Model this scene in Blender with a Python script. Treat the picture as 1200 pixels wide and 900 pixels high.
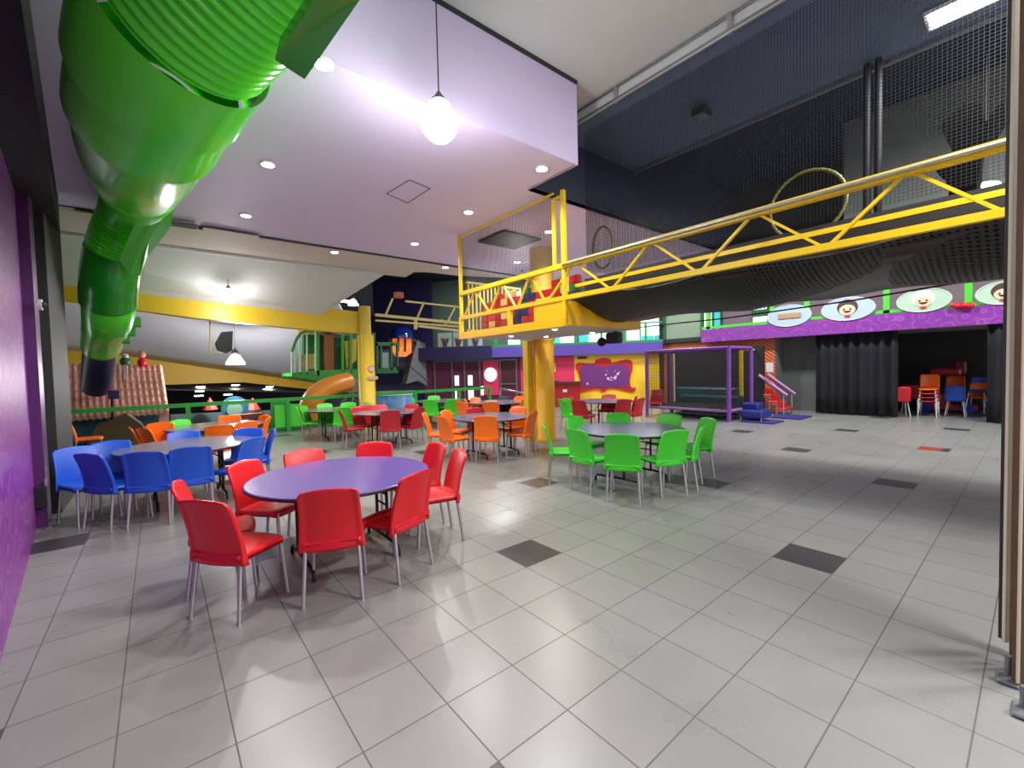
import bpy, math, random
from mathutils import Vector, Matrix
random.seed(7)
for o in list(bpy.data.objects): bpy.data.objects.remove(o)
scene = bpy.context.scene
COL = scene.collection
PI = math.pi

# ------------------------------------------------------------------ camera
FPX = 507.1; PIT = .0354; ROL = -.0242; YAW = .8855
CAM = Vector((-2.306, -2.690, 1.655))
_f = Vector((math.cos(YAW), math.sin(YAW), 0)); _r = Vector((math.sin(YAW), -math.cos(YAW), 0)); _u = Vector((0, 0, 1))
FW = _f*math.cos(PIT) - _u*math.sin(PIT); _U = _u*math.cos(PIT) + _f*math.sin(PIT)
RT = _r*math.cos(ROL) + _U*math.sin(ROL); UP = _U*math.cos(ROL) - _r*math.sin(ROL)
cd = bpy.data.cameras.new('camera'); cam = bpy.data.objects.new('camera', cd); COL.objects.link(cam)
m = Matrix((RT, UP, -FW)).transposed().to_4x4(); m.translation = CAM
cam.matrix_world = m
cd.sensor_width = 36; cd.lens = FPX/1200*36; cd.clip_start = .02; cd.clip_end = 200
scene.camera = cam

# ------------------------------------------------------------------ world, exposure
w = bpy.data.worlds.new('world'); scene.world = w; w.use_nodes = True
w.node_tree.nodes['Background'].inputs[0].default_value = (.93, .96, 1, 1)
w.node_tree.nodes['Background'].inputs[1].default_value = 1.1
scene.view_settings.view_transform = 'Standard'; scene.view_settings.look = 'None'
scene.view_settings.exposure = .40; scene.view_settings.gamma = 1
scene.view_settings.use_curve_mapping = False
LAMP = 1.0

# ------------------------------------------------------------------ measuring helpers (camera ray -> point in the place)
def ray(x, y): return FW + RT*((x-600)/FPX) + UP*((450-y)/FPX)
def pl(x, y, ax, c):
    d = ray(x, y); t = (c-CAM[ax])/d[ax]; return CAM + d*t
def fl(x, y, z=0): return pl(x, y, 2, z)
def dep(x, y, D): return CAM + ray(x, y)*D
WA = Vector((13.9, 7.3, 0)); WD = (Vector((9.27, 12.81, 0)) - WA).normalized(); WN = Vector((-WD.y, WD.x, 0))
if WN.dot(CAM-WA) < 0: WN = -WN
def w1(x, y, off=0):
    d = ray(x, y); t = ((WA + WN*off) - CAM).dot(WN)/d.dot(WN); return CAM + d*t

# ------------------------------------------------------------------ materials
def lin(c):
    return tuple(((v/255)/12.92 if v/255 <= .04045 else ((v/255+.055)/1.055)**2.4) for v in c)
MATS = {}
def mat(name, rgb, rough=.5, metal=0, var=.08, scale=6, emit=None, es=1, alpha=None, coat=0, bump=0, bscale=40):
    if name in MATS: return MATS[name]
    M = bpy.data.materials.new(name); M.use_nodes = True; nt = M.node_tree; N = nt.nodes; L = nt.links
    b = N['Principled BSDF']; c = lin(rgb)
    tc = N.new('ShaderNodeTexCoord'); nz = N.new('ShaderNodeTexNoise'); nz.inputs['Scale'].default_value = scale
    nz.inputs['Detail'].default_value = 4
    L.new(tc.outputs['Object'], nz.inputs['Vector'])
    mx = N.new('ShaderNodeMix'); mx.data_type = 'RGBA'
    mx.inputs[6].default_value = (*[max(0, v*(1-var)) for v in c], 1); mx.inputs[7].default_value = (*[min(1, v*(1+var)) for v in c], 1)
    L.new(nz.outputs['Fac'], mx.inputs[0]); L.new(mx.outputs[2], b.inputs['Base Color'])
    b.inputs['Roughness'].default_value = rough; b.inputs['Metallic'].default_value = metal
    if coat: b.inputs['Coat Weight'].default_value = coat; b.inputs['Coat Roughness'].default_value = .1
    if bump:
        n2 = N.new('ShaderNodeTexNoise'); n2.inputs['Scale'].default_value = bscale; L.new(tc.outputs['Object'], n2.inputs['Vector'])
        bp = N.new('ShaderNodeBump'); bp.inputs['Strength'].default_value = bump; L.new(n2.outputs['Fac'], bp.inputs['Height']); L.new(bp.outputs[0], b.inputs['Normal'])
    if emit: b.inputs['Emission Color'].default_value = (*lin(emit), 1); b.inputs['Emission Strength'].default_value = es
    if alpha is not None: b.inputs['Alpha'].default_value = alpha
    MATS[name] = M; return M
def matte(m, v=.05):
    m.node_tree.nodes['Principled BSDF'].inputs['Specular IOR Level'].default_value = v; return m
def mathn(nt, op, a, b=None, c=None):
    n = nt.nodes.new('ShaderNodeMath'); n.operation = op
    for i, v in enumerate((a, b, c)):
        if v is None: continue
        if isinstance(v, (int, float)): n.inputs[i].default_value = v
        else: nt.links.new(v, n.inputs[i])
    return n.outputs[0]
def mixc(nt, f, a, b):
    n = nt.nodes.new('ShaderNodeMix'); n.data_type = 'RGBA'
    for i, v in ((0, f), (6, a), (7, b)):
        if isinstance(v, (int, float)): n.inputs[i].default_value = v
        elif isinstance(v, tuple): n.inputs[i].default_value = (*v, 1)
        else: nt.links.new(v, n.inputs[i])
    return n.outputs[2]
def floor_mat():
    M = bpy.data.materials.new('floor_tiles'); M.use_nodes = True; nt = M.node_tree; N = nt.nodes; L = nt.links; b = N['Principled BSDF']
    g = N.new('ShaderNodeNewGeometry'); sx = N.new('ShaderNodeSeparateXYZ'); L.new(g.outputs['Position'], sx.inputs[0])
    T = .42
    u = mathn(nt, 'DIVIDE', sx.outputs[0], T); v = mathn(nt, 'DIVIDE', sx.outputs[1], T)
    iu = mathn(nt, 'FLOOR', u); iv = mathn(nt, 'FLOOR', v); fu = mathn(nt, 'FRACT', u); fv = mathn(nt, 'FRACT', v)
    gw = .008
    def edge(f): return mathn(nt, 'ADD', mathn(nt, 'LESS_THAN', f, gw), mathn(nt, 'GREATER_THAN', f, 1-gw))
    grout = mathn(nt, 'MINIMUM', mathn(nt, 'ADD', edge(fu), edge(fv)), 1)
    k = mathn(nt, 'ADD', mathn(nt, 'ABSOLUTE', mathn(nt, 'FLOORED_MODULO', iu, 4)), mathn(nt, 'FLOORED_MODULO', iv, 4))
    s = mathn(nt, 'FLOORED_MODULO', mathn(nt, 'ADD', iu, iv), 8)
    dark = mathn(nt, 'MULTIPLY', mathn(nt, 'LESS_THAN', k, .5), mathn(nt, 'LESS_THAN', s, .5))
    wn = N.new('ShaderNodeTexWhiteNoise'); cb = N.new('ShaderNodeCombineXYZ'); L.new(iu, cb.inputs[0]); L.new(iv, cb.inputs[1]); L.new(cb.outputs[0], wn.inputs['Vector'])
    nz = N.new('ShaderNodeTexNoise'); nz.inputs['Scale'].default_value = 1.3; nz.inputs['Detail'].default_value = 6; L.new(g.outputs['Position'], nz.inputs['Vector'])
    sp = N.new('ShaderNodeTexNoise'); sp.inputs['Scale'].default_value = 160; L.new(g.outputs['Position'], sp.inputs['Vector'])
    base = mixc(nt, nz.outputs['Fac'], lin((124, 124, 121)), lin((142, 142, 138)))
    base = mixc(nt, mathn(nt, 'MULTIPLY', wn.outputs['Value'], .25), base, lin((116, 115, 111)))
    base = mixc(nt, mathn(nt, 'MULTIPLY', sp.outputs['Fac'], .2), base, lin((98, 98, 94)))
    red = mathn(nt, 'MULTIPLY', mathn(nt, 'COMPARE', iu, 20, .1), mathn(nt, 'COMPARE', iv, -4, .1))
    dk = mixc(nt, mathn(nt, 'MULTIPLY', red, mathn(nt, 'GREATER_THAN', fv, .25)), lin((62, 60, 61)), lin((150, 62, 48)))
    base = mixc(nt, dark, base, dk)
    base = mixc(nt, mathn(nt, 'MULTIPLY', grout, .8), base, lin((62, 60, 55)))
    L.new(base, b.inputs['Base Color'])
    r = mathn(nt, 'ADD', mathn(nt, 'MULTIPLY', nz.outputs['Fac'], .15), .22)
    r = mathn(nt, 'ADD', r, mathn(nt, 'MULTIPLY', grout, .4)); L.new(r, b.inputs['Roughness'])
    b.inputs['Specular IOR Level'].default_value = .5
    bp = N.new('ShaderNodeBump'); bp.inputs['Strength'].default_value = .25; bp.inputs['Distance'].default_value = .003; bp.invert = True
    L.new(grout, bp.inputs['Height']); L.new(bp.outputs[0], b.inputs['Normal'])
    return M
def scroll_mat(name, c0, c1, scale, rough=.5, thr=.04):
    M = bpy.data.materials.new(name); M.use_nodes = True; nt = M.node_tree; N = nt.nodes; L = nt.links; b = N['Principled BSDF']
    g = N.new('ShaderNodeNewGeometry')
    vo = N.new('ShaderNodeTexVoronoi'); vo.inputs['Scale'].default_value = scale; L.new(g.outputs['Position'], vo.inputs['Vector'])
    nz = N.new('ShaderNodeTexNoise'); nz.inputs['Scale'].default_value = scale*.8; L.new(g.outputs['Position'], nz.inputs['Vector'])
    d = mathn(nt, 'ADD', vo.outputs['Distance'], mathn(nt, 'MULTIPLY', nz.outputs['Fac'], .25))
    rr = mathn(nt, 'PINGPONG', d, .17)
    ln = mathn(nt, 'LESS_THAN', rr, thr)
    c = mixc(nt, mathn(nt, 'MULTIPLY', ln, .6), lin(c0), lin(c1)); L.new(c, b.inputs['Base Color']); b.inputs['Roughness'].default_value = rough
    return M
def net_mat(name, rgb, cell, thick, axes, tilt=False):
    M = bpy.data.materials.new(name); M.use_nodes = True; nt = M.node_tree; N = nt.nodes; L = nt.links; b = N['Principled BSDF']
    g = N.new('ShaderNodeNewGeometry'); sx = N.new('ShaderNodeSeparateXYZ'); L.new(g.outputs['Position'], sx.inputs[0])
    a, c = sx.outputs[axes[0]], sx.outputs[axes[1]]
    if tilt: a, c = mathn(nt, 'ADD', a, c), mathn(nt, 'SUBTRACT', a, c)
    fu = mathn(nt, 'FRACT', mathn(nt, 'DIVIDE', a, cell)); fv = mathn(nt, 'FRACT', mathn(nt, 'DIVIDE', c, cell))
    k = mathn(nt, 'MINIMUM', mathn(nt, 'ADD', mathn(nt, 'LESS_THAN', fu, thick), mathn(nt, 'LESS_THAN', fv, thick)), 1)
    L.new(k, b.inputs['Alpha']); b.inputs['Base Color'].default_value = (*lin(rgb), 1); b.inputs['Roughness'].default_value = .5
    return M
def stripe_mat(name, c0, c1, axes, per, frac, rough=.5, diag=True):
    M = bpy.data.materials.new(name); M.use_nodes = True; nt = M.node_tree; N = nt.nodes; L = nt.links; b = N['Principled BSDF']
    g = N.new('ShaderNodeNewGeometry'); sx = N.new('ShaderNodeSeparateXYZ'); L.new(g.outputs['Position'], sx.inputs[0])
    a = sx.outputs[axes[0]]
    if diag: a = mathn(nt, 'ADD', a, mathn(nt, 'MULTIPLY', sx.outputs[axes[1]], -1.3))
    f = mathn(nt, 'FRACT', mathn(nt, 'DIVIDE', a, per)); k = mathn(nt, 'LESS_THAN', f, frac)
    L.new(mixc(nt, k, lin(c0), lin(c1)), b.inputs['Base Color']); b.inputs['Roughness'].default_value = rough
    return M

# ------------------------------------------------------------------ mesh builder
class MB:
    def __init__(s): s.v = []; s.f = []; s.sm = []
    def add(s, vs, fs, smooth=False):
        n = len(s.v); s.v += [Vector(q) for q in vs]; s.f += [tuple(i+n for i in f) for f in fs]; s.sm += [smooth]*len(fs); return s
    def box(s, a, b):
        x0, x1 = sorted((a[0], b[0])); y0, y1 = sorted((a[1], b[1])); z0, z1 = sorted((a[2], b[2]))
        return s.add([(x, y, z) for z in (z0, z1) for x, y in ((x0, y0), (x1, y0), (x1, y1), (x0, y1))],
                     [(3, 2, 1, 0), (4, 5, 6, 7), (0, 1, 5, 4), (1, 2, 6, 5), (2, 3, 7, 6), (3, 0, 4, 7)])
    def bbox(s, a, b, bev=.02):  # bevelled box (chamfer on every edge)
        x0, x1 = sorted((a[0], b[0])); y0, y1 = sorted((a[1], b[1])); z0, z1 = sorted((a[2], b[2])); e = bev
        def ring(z, k): return [(x0+k, y0+e, z), (x0+e, y0+k, z), (x1-e, y0+k, z), (x1-k, y0+e, z), (x1-k, y1-e, z), (x1-e, y1-k, z), (x0+e, y1-k, z), (x0+k, y1-e, z)]
        vs = ring(z0, e*.7)+ring(z0+e, 0)+ring(z1-e, 0)+ring(z1, e*.7); fs = [tuple(range(7, -1, -1)), tuple(range(24, 32))]
        for r in range(3):
            for i in range(8): fs.append((r*8+i, r*8+(i+1) % 8, r*8+8+(i+1) % 8, r*8+8+i))
        return s.add(vs, fs)
    def bar(s, p, q, w, h=None, up=(0, 0, 1)):
        h = h or w; p = Vector(p); q = Vector(q); d = (q-p).normalized(); u = Vector(up)
        if abs(d.dot(u)) > .98: u = Vector((1, 0, 0))
        a = d.cross(u).normalized()*w/2; c = a.normalized().cross(d).normalized()*h/2
        vs = [p-a-c, p+a-c, p+a+c, p-a+c, q-a-c, q+a-c, q+a+c, q-a+c]
        return s.add(vs, [(0, 1, 2, 3), (7, 6, 5, 4), (0, 4, 5, 1), (1, 5, 6, 2), (2, 6, 7, 3), (3, 7, 4, 0)])
    def tube(s, path, r, n=10, cap=True):
        P = [Vector(q) for q in path]; R = r if isinstance(r, (list, tuple)) else [r]*len(P)
        vs = []; fs = []; ref = None
        for i, q in enumerate(P):
            d = (P[min(i+1, len(P)-1)] - P[max(i-1, 0)]).normalized()
            if ref is None: ref = Vector((0, 0, 1)) if abs(d.z) < .9 else Vector((1, 0, 0))
            a = d.cross(ref).normalized(); b = a.cross(d).normalized(); ref = b
            for k in range(n):
                t = 2*PI*k/n; vs.append(q + a*math.cos(t)*R[i] + b*math.sin(t)*R[i])
        for i in range(len(P)-1):
            for k in range(n): fs.append((i*n+k, i*n+(k+1) % n, (i+1)*n+(k+1) % n, (i+1)*n+k))
        s.add(vs, fs, True)
        if cap:
            s.add(vs[:n], [tuple(range(n-1, -1, -1))]); s.add(vs[-n:], [tuple(range(n))])
        return s
    def lathe(s, prof, c=(0, 0, 0), n=24, smooth=True):
        c = Vector(c); vs = []; fs = []
        for r, z in prof:
            for k in range(n): t = 2*PI*k/n; vs.append(c+Vector((r*math.cos(t), r*math.sin(t), z)))
        for i in range(len(prof)-1):
            for k in range(n): fs.append((i*n+k, i*n+(k+1) % n, (i+1)*n+(k+1) % n, (i+1)*n+k))
        s.add(vs, fs, smooth)
        if prof[0][0] > 1e-4: s.add(vs[:n], [tuple(range(n-1, -1, -1))])
        if prof[-1][0] > 1e-4: s.add(vs[-n:], [tuple(range(n))])
        return s
    def prism(s, poly, off):
        off = Vector(off); n = len(poly); P = [Vector(q) for q in poly]
        return s.add(P+[q+off for q in P], [tuple(range(n)), tuple(range(2*n-1, n-1, -1))]+[(i, i+n, (i+1) % n+n, (i+1) % n) for i in range(n)])
    def ball(s, c, r, n=14, sc=(1, 1, 1)):
        vs = []; fs = []; mr = n//2; c = Vector(c)
        for i in range(mr+1):
            ph = PI*i/mr
            for k in range(n): t = 2*PI*k/n; vs.append(c+Vector((r*sc[0]*math.sin(ph)*math.cos(t), r*sc[1]*math.sin(ph)*math.sin(t), r*sc[2]*math.cos(ph))))
        for i in range(mr):
            for k in range(n): fs.append((i*n+k, (i+1)*n+k, (i+1)*n+(k+1) % n, i*n+(k+1) % n))
        return s.add(vs, fs, True)
    def sheet(s, fn, nu, nv, thick=None, smooth=True):
        """fn(u,v)->(point, back point)"""
        A = []; B = []
        for j in range(nv+1):
            for i in range(nu+1):
                p, q = fn(i/nu, j/nv); A.append(Vector(p)); B.append(Vector(q))
        n = len(A); fs = []; W = nu+1
        for j in range(nv):
            for i in range(nu):
                a = j*W+i; fs.append((a, a+1, a+W+1, a+W)); fs.append((n+a+W, n+a+W+1, n+a+1, n+a))
        rim = [(i, i+1) for i in range(nu)]+[(j*W+nu, (j+1)*W+nu) for j in range(nv)]+[(nv*W+i+1, nv*W+i) for i in range(nu)]+[((j+1)*W, j*W) for j in range(nv)]
        for a, b in rim: fs.append((b, a, n+a, n+b))
        return s.add(A+B, fs, smooth)
    def build(s, name, m, parent=None, org=None):
        if org is None:
            if parent is not None: org = ORG[parent.name]
            else:
                xs = [v.x for v in s.v]; ys = [v.y for v in s.v]; zs = [v.z for v in s.v]
                org = Vector(((min(xs)+max(xs))/2, (min(ys)+max(ys))/2, min(zs)))
        me = bpy.data.meshes.new(name); me.from_pydata([tuple(v-org) for v in s.v], [], s.f); me.update()
        for p, q in zip(me.polygons, s.sm): p.use_smooth = q
        for mm in (m if isinstance(m, list) else [m]): me.materials.append(mm)
        o = bpy.data.objects.new(name, me); COL.objects.link(o); ORG[o.name] = org
        if parent is not None: o.parent = parent
        else: o.location = org
        return o
ORG = {}
def tag(o, label, cat, group=None):
    o['label'] = label; o['category'] = cat
    if group: o['group'] = group
    return o
def thing(name, label, cat, loc, group=None):
    o = bpy.data.objects.new(name, None); COL.objects.link(o); o.location = Vector(loc); ORG[o.name] = Vector(loc); o.empty_display_size = .2
    return tag(o, label, cat, group)
def struct(name, mb, m):
    o = mb.build(name, m); o['kind'] = 'structure'; return o
def stuff(o): o['kind'] = 'stuff'; return o
def copy_tree(o, parent=None):
    c = o.copy(); COL.objects.link(c); c.parent = parent; ORG[c.name] = ORG.get(o.name, Vector())
    for ch in list(o.children): copy_tree(ch, c)
    return c
def catmull(P, k=6):
    P = [Vector(q) for q in P]; Q = [P[0]*2-P[1]]+P+[P[-1]*2-P[-2]]; out = []
    for i in range(1, len(Q)-2):
        for j in range(k):
            t = j/k; a, b, c, d = Q[i-1:i+3]
            out.append(.5*((2*b)+(c-a)*t+(2*a-5*b+4*c-d)*t*t+(3*b-a-3*c+d)*t**3))
    out.append(P[-1]); return out
def point_light(name, loc, power, col=(1, 1, 1), r=.08, parent=None):
    l = bpy.data.lights.new(name, 'POINT'); l.energy = power*LAMP; l.color = col; l.shadow_soft_size = r
    o = bpy.data.objects.new(name, l); COL.objects.link(o)
    if parent is not None: o.parent = parent; o.location = Vector(loc)-ORG[parent.name]
    else: o.location = loc
    return o
def spot_light(name, loc, power, parent, angle=150, col=(1, .97, .93)):
    l = bpy.data.lights.new(name, 'SPOT'); l.energy = power*LAMP; l.color = col; l.spot_size = math.radians(angle); l.spot_blend = .7; l.shadow_soft_size = .07
    o = bpy.data.objects.new(name, l); COL.objects.link(o); o.parent = parent; o.location = Vector(loc)-ORG[parent.name]
    return o

# ------------------------------------------------------------------ common materials
M_floor = floor_mat()
M_lilac = mat('lilac_paint', (214, 198, 232), .6, var=.03, scale=2)
M_white = mat('white_ceiling_paint', (205, 205, 203), .7, var=.05, scale=2)
M_beige = mat('beige_ceiling_paint', (205, 192, 186), .7, var=.04, scale=2)
M_vault = mat('grey_vault_paint', (208, 208, 216), .6, var=.06, scale=1)
M_dark = mat('dark_blue_paint', (36, 44, 62), .6, var=.15, scale=2)
M_panel = mat('dark_slate_ceiling', (86, 102, 128), .55, var=.12, scale=1)
M_black = mat('black_paint', (22, 22, 24), .6, var=.2, scale=4)
M_charcoal = mat('charcoal_wall', (42, 42, 41), .6, var=.1, scale=2)
M_grey = mat('grey_wall', (92, 98, 96), .6, var=.06, scale=2)
M_yel = mat('yellow_paint', (216, 180, 18), .4, var=.06, scale=3)
M_yel2 = mat('amber_yellow_paint', (236, 176, 22), .35, var=.05, scale=3)
M_cream = mat('faded_cream_yellow', (205, 188, 110), .5, var=.06)
M_green = mat('green_paint', (40, 150, 50), .4, var=.1, scale=4)
M_dgreen = mat('dark_green_paint', (22, 96, 44), .45, var=.12, scale=4)
M_lgreen = mat('light_green_paint', (78, 196, 60), .4, var=.08)
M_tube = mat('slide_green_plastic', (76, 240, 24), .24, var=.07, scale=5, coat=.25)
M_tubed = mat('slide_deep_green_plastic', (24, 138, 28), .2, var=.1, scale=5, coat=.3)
M_navy = mat('navy_plastic', (20, 28, 84), .45, var=.1)
M_purple = scroll_mat('purple_scroll_wall', (126, 42, 140), (168, 96, 182), 3.2, .35)
M_pband = scroll_mat('purple_scroll_band', (126, 52, 148), (160, 92, 180), 3.0, .4, .03)
M_purp = mat('purple_paint', (84, 38, 96), .35, var=.1)
M_ppad = mat('purple_padding', (112, 58, 150), .4, var=.1, scale=8)
M_violet = mat('violet_band_paint', (86, 68, 160), .5, var=.05)
M_dviolet = mat('dark_violet_paint', (40, 36, 80), .5, var=.08)
M_alu = mat('brushed_aluminium', (186, 186, 184), .35, .85, var=.06, scale=20)
M_steel = mat('galvanised_steel', (130, 134, 138), .4, .7, var=.1, scale=12)
M_iron = mat('black_steel_tube', (24, 24, 28), .4, .3, var=.1)
M_red = mat('red_plastic', (208, 22, 34), .33, var=.04, scale=10)
M_dred = mat('deep_red_plastic', (176, 22, 38), .35, var=.04, scale=10)
M_blue = mat('blue_plastic', (28, 84, 196), .33, var=.04, scale=10)
M_org = mat('orange_plastic', (250, 112, 12), .33, var=.04, scale=10)
M_gre = mat('lime_green_plastic', (66, 206, 46), .33, var=.04, scale=10)
M_lamp = mat('lamp_glow', (255, 255, 255), .5, var=0, emit=(255, 250, 240), es=14)
M_glow = mat('pendant_glass_glow', (255, 255, 255), .3, var=0, emit=(255, 252, 250), es=5)
M_chrome = mat('white_metal_rim', (225, 225, 222), .35, .1, var=.03)
M_win = mat('bright_window_glass', (230, 240, 245), .2, var=.02, emit=(232, 244, 250), es=1.3)
M_winp = mat('pale_window_glass', (190, 220, 235), .2, var=.02, emit=(190, 222, 240), es=.7)
M_wint = mat('teal_window_glass', (60, 190, 190), .2, var=.02, emit=(70, 195, 195), es=.5)

# ================================================================== STRUCTURE
H = 4.33
struct('floor', MB().box((-7, -7, -.12), (19, 11.35, 0)).box((6.9, 11.35, -.12), (19, 24, 0)), M_floor)
struct('floor_lower', MB().box((-9, 11.35, -1.3), (6.9, 30, -1.2)), mat('lower_floor_green', (48, 70, 62), .6, var=.2))
# lilac ceiling: L-shaped slab with a high white ceiling in the notch, painted as a dropped box
c = MB(); c.box((-6, 1.27, H), (2.10, 2.2, H+.04)); c.box((-6, 2.2, H), (9, 6.85, H+.04)); struct('ceiling', c, M_lilac)
struct('trim_1', MB().box((-6, 1.23, H), (2.12, 1.27, 5.42)), M_lilac)          # fascia facing the camera
struct('trim_2', MB().box((2.08, 1.27, H), (2.12, 2.2, 5.42)), M_lilac)
struct('trim_3', MB().box((2.12, 2.2, H), (9.1, 2.24, 5.95)), M_dark)
struct('trim_4', MB().box((-3.2, 6.85, H-.03), (9, 6.9, H)).box((-6, 1.215, 5.37), (2.12, 1.23, 5.42)), M_charcoal)
struct('ceiling_white', MB().box((-6, -7, 5.42), (2.66, 2.24, 5.46)), M_white)
struct('trim_5', MB().box((2.64, -7, 5.25), (2.68, 2.2, 5.42)), M_white)
struct('ceiling_slate', MB().box((2.66, -7, 5.30), (4.75, 2.2, 5.34)), M_panel)
struct('trim_6', MB().bar((4.75, -7, 5.28), (4.75, 2.18, 5.28), .06), M_steel)
struct('ceiling_dark', MB().box((4.78, -7, 5.9), (19, 2.2, 5.95)).box((9, 2.2, 5.9), (19, 6.85, 5.95)).box((2.0, 6.85, 5.9), (19, 30, 5.95)).box((4.76, -7, 5.3), (4.8, 2.2, 5.95)), M_dark)
# beige strip and its irregular far edge
z = H-.05
pts = [Vector((-6, 6.9, z)), Vector((9, 6.9, z))] + [pl(x, y, 2, z) for x, y in ((600, 326), (536, 323), (500, 319), (485, 319), (475, 325), (450, 322))] + [Vector((2.0, 8.45, z)), Vector((-6, 8.3, z))]
struct('ceiling_beige', MB().prism(pts, (0, 0, .04)), M_beige)
a = [Vector((-6, 8.3, z)), Vector((2.0, 8.45, z)), pl(450, 322, 2, z), pl(375, 369, 1, 10.15), Vector((-6, 10.15, 3.75))]
struct('ceiling_slope', MB().prism(a, (0, .02, .04)), M_white)
g = MB()
for t in (.33, .66):
    p = a[0].lerp(a[4], t); q = a[2].lerp(a[3], t); g.bar(p-Vector((0, 0, .008)), q-Vector((0, 0, .008)), .012, .012)
struct('trim_7', g, mat('panel_joint', (130, 128, 128), .7))
struct('trim_8', MB().bar((-6, 8.3, z-.03), (2.0, 8.45, z-.03), .06, .05), M_white)
# left side: purple wall, pilaster, charcoal wall, black bulkhead
struct('wall_left', MB().prism([(-2.36, -6, 0), (-3.42, 4.38, 0), (-3.72, 4.38, 0), (-2.66, -6, 0)], (0, 0, 3.7)), M_purple)
struct('wall_left_pilaster', MB().box((-3.8, 4.38, 0), (-3.33, 4.6, 3.75)), M_purp)
struct('wall_left_charcoal', MB().box((-3.85, 4.6, 0), (-3.38, 5.0, 4.3)).box((-3.85, 5.0, 0), (-3.3, 6.22, H-.02)), M_charcoal)
struct('trim_9', MB().prism([(-2.5, -2.2, 3.7), (-2.9, 1.9, 3.7), (-3.28, 5.9, 3.7), (-3.9, 5.9, 3.7), (-3.9, -2.2, 3.7)], (0, 0, H-3.7)), M_black)
# left background: sloping grey vault, yellow bulkhead, dark ceiling beyond
Yb = 20.0
top = [(40, 405), (73, 410), (133, 415), (250, 432), (370, 449), (425, 456)]
bot = [(40, 455), (193, 451), (285, 448), (370, 457), (425, 461)]
far = [pl(x, y, 1, Yb) for x, y in top]; near = [Vector((min(q.x*.6-.6, 1.9), 10.5, 3.75)) for q in far]
v = MB(); n = 10
def vault(u, t):
    k = u*(len(far)-1); i = min(int(k), len(far)-2); f = k-i
    p = far[i].lerp(far[i+1], f); q = near[i].lerp(near[i+1], f); s = q.lerp(p, t); s = s+Vector((0, 0, .75*math.sin(PI*t)))
    return s, s+Vector((0, 0, .06))
v.sheet(vault, 20, 16); struct('ceiling_vault', v, M_vault)
yb = [pl(x, y, 1, Yb) for x, y in bot]
struct('wall_yellow_far', MB().prism(far+yb[::-1], (0, .1, 0)), mat('ochre_wall', (224, 178, 40), .5))
struct('ceiling_far', MB().prism([yb[0], yb[-1], yb[-1]+Vector((1, 9, 1.2)), yb[0]+Vector((-1, 9, 1.2))], (0, 0, .05)), mat('dark_far_ceiling', (70, 66, 66), .6))
struct('wall_back', MB().box((-12, 29, -1.3), (19, 29.2, 7)), M_black)
struct('wall_back_left', MB().box((-12, 6.3, -1.3), (-11.8, 29.2, 7)).box((-12, 6.2, -1.3), (-3.85, 6.4, 7)), M_charcoal)
struct('ceiling_back', MB().box((-12, 6.3, 6.3), (2, 30, 6.4)), M_dark)
struct('wall_right_far', MB().box((18.6, -7, 0), (18.8, 29, 6)), M_black)
# floor edge towards the lower level
struct('trim_10', MB().box((-9, 11.3, -1.2), (6.9, 11.37, .02)), M_dgreen)

# yellow beam on the pillar, built as a tapering haunched beam
q = [pl(30, 328, 1, 10.15), pl(66, 331, 1, 10.15), pl(400, 363, 1, 10.15), pl(427, 366, 1, 10.15), pl(427, 391, 1, 10.15), pl(370, 387, 1, 10.15), pl(225, 372, 1, 10.15), pl(66, 350, 1, 10.15), pl(30, 346, 1, 10.15)]
tag(MB().prism(q, (0, .35, 0)).build('ceiling_beam', M_yel), 'long yellow painted beam resting on the yellow pillar behind the railing', 'beam')
def pillar(c, r, h, label, m):
    t = thing('pillar', label, 'pillar', (*c, 0))
    MB().lathe([(r+.03, 0), (r+.03, .06), (r, .08), (r, h)], (*c, 0), 32).build('shaft', m, t)
    return t
P2 = Vector((2.52, 10.05, 0))
t = pillar(P2[:2], .235, 2.75, 'yellow round pillar under the yellow beam beside the green railing', M_yel)
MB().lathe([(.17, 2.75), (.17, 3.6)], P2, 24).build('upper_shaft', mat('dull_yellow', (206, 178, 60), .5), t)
s = pl(435.5, 432, 1, 9.78); n_ = Vector((-.3, -1, 0)).normalized()
def disc_at(c, r, nrm, th=.01, n=28, sc=1):
    nrm = Vector(nrm).normalized(); a = nrm.cross(Vector((0, 0, 1))).normalized(); b = a.cross(nrm)
    return [Vector(c)+a*math.cos(2*PI*k/n)*r*sc+b*math.sin(2*PI*k/n)*r for k in range(n)], nrm*th
p_, o_ = disc_at(s, .085, n_); so = MB().prism(p_, o_).build('round_sign', M_white, t); so['label'] = 'round white prohibition sign with a red ring'
p_, o_ = disc_at(s, .085, n_); ring = MB()
for k in range(28):
    ring.bar(p_[k]+o_, p_[(k+1) % 28]+o_, .016, .012, n_)
ring.bar(s+o_+Vector((-.035, 0, .035)), s+o_+Vector((.035, 0, -.035)), .012); ring.build('sign_ring', M_red, so)
s2 = pl(437, 443, 1, 9.78)
MB().box(s2-Vector((.15, .01, .045)), s2+Vector((.15, .01, .045))).build('notice_plate', mat('notice_plate', (170, 160, 140), .6), t)

P1 = Vector((4.52, 4.50, 0))
t = pillar(P1[:2], .235, 2.27, 'amber yellow round pillar carrying the projecting platform', M_yel2)
MB().box((4.14, 4.62, 0), (4.30, 4.78, 2.27)).build('square_casing', M_yel, t)
MB().lathe([(.27, 2.27), (.27, H)], P1, 24).build('upper_shaft', mat('tan_yellow', (196, 160, 60), .45), t)

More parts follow.
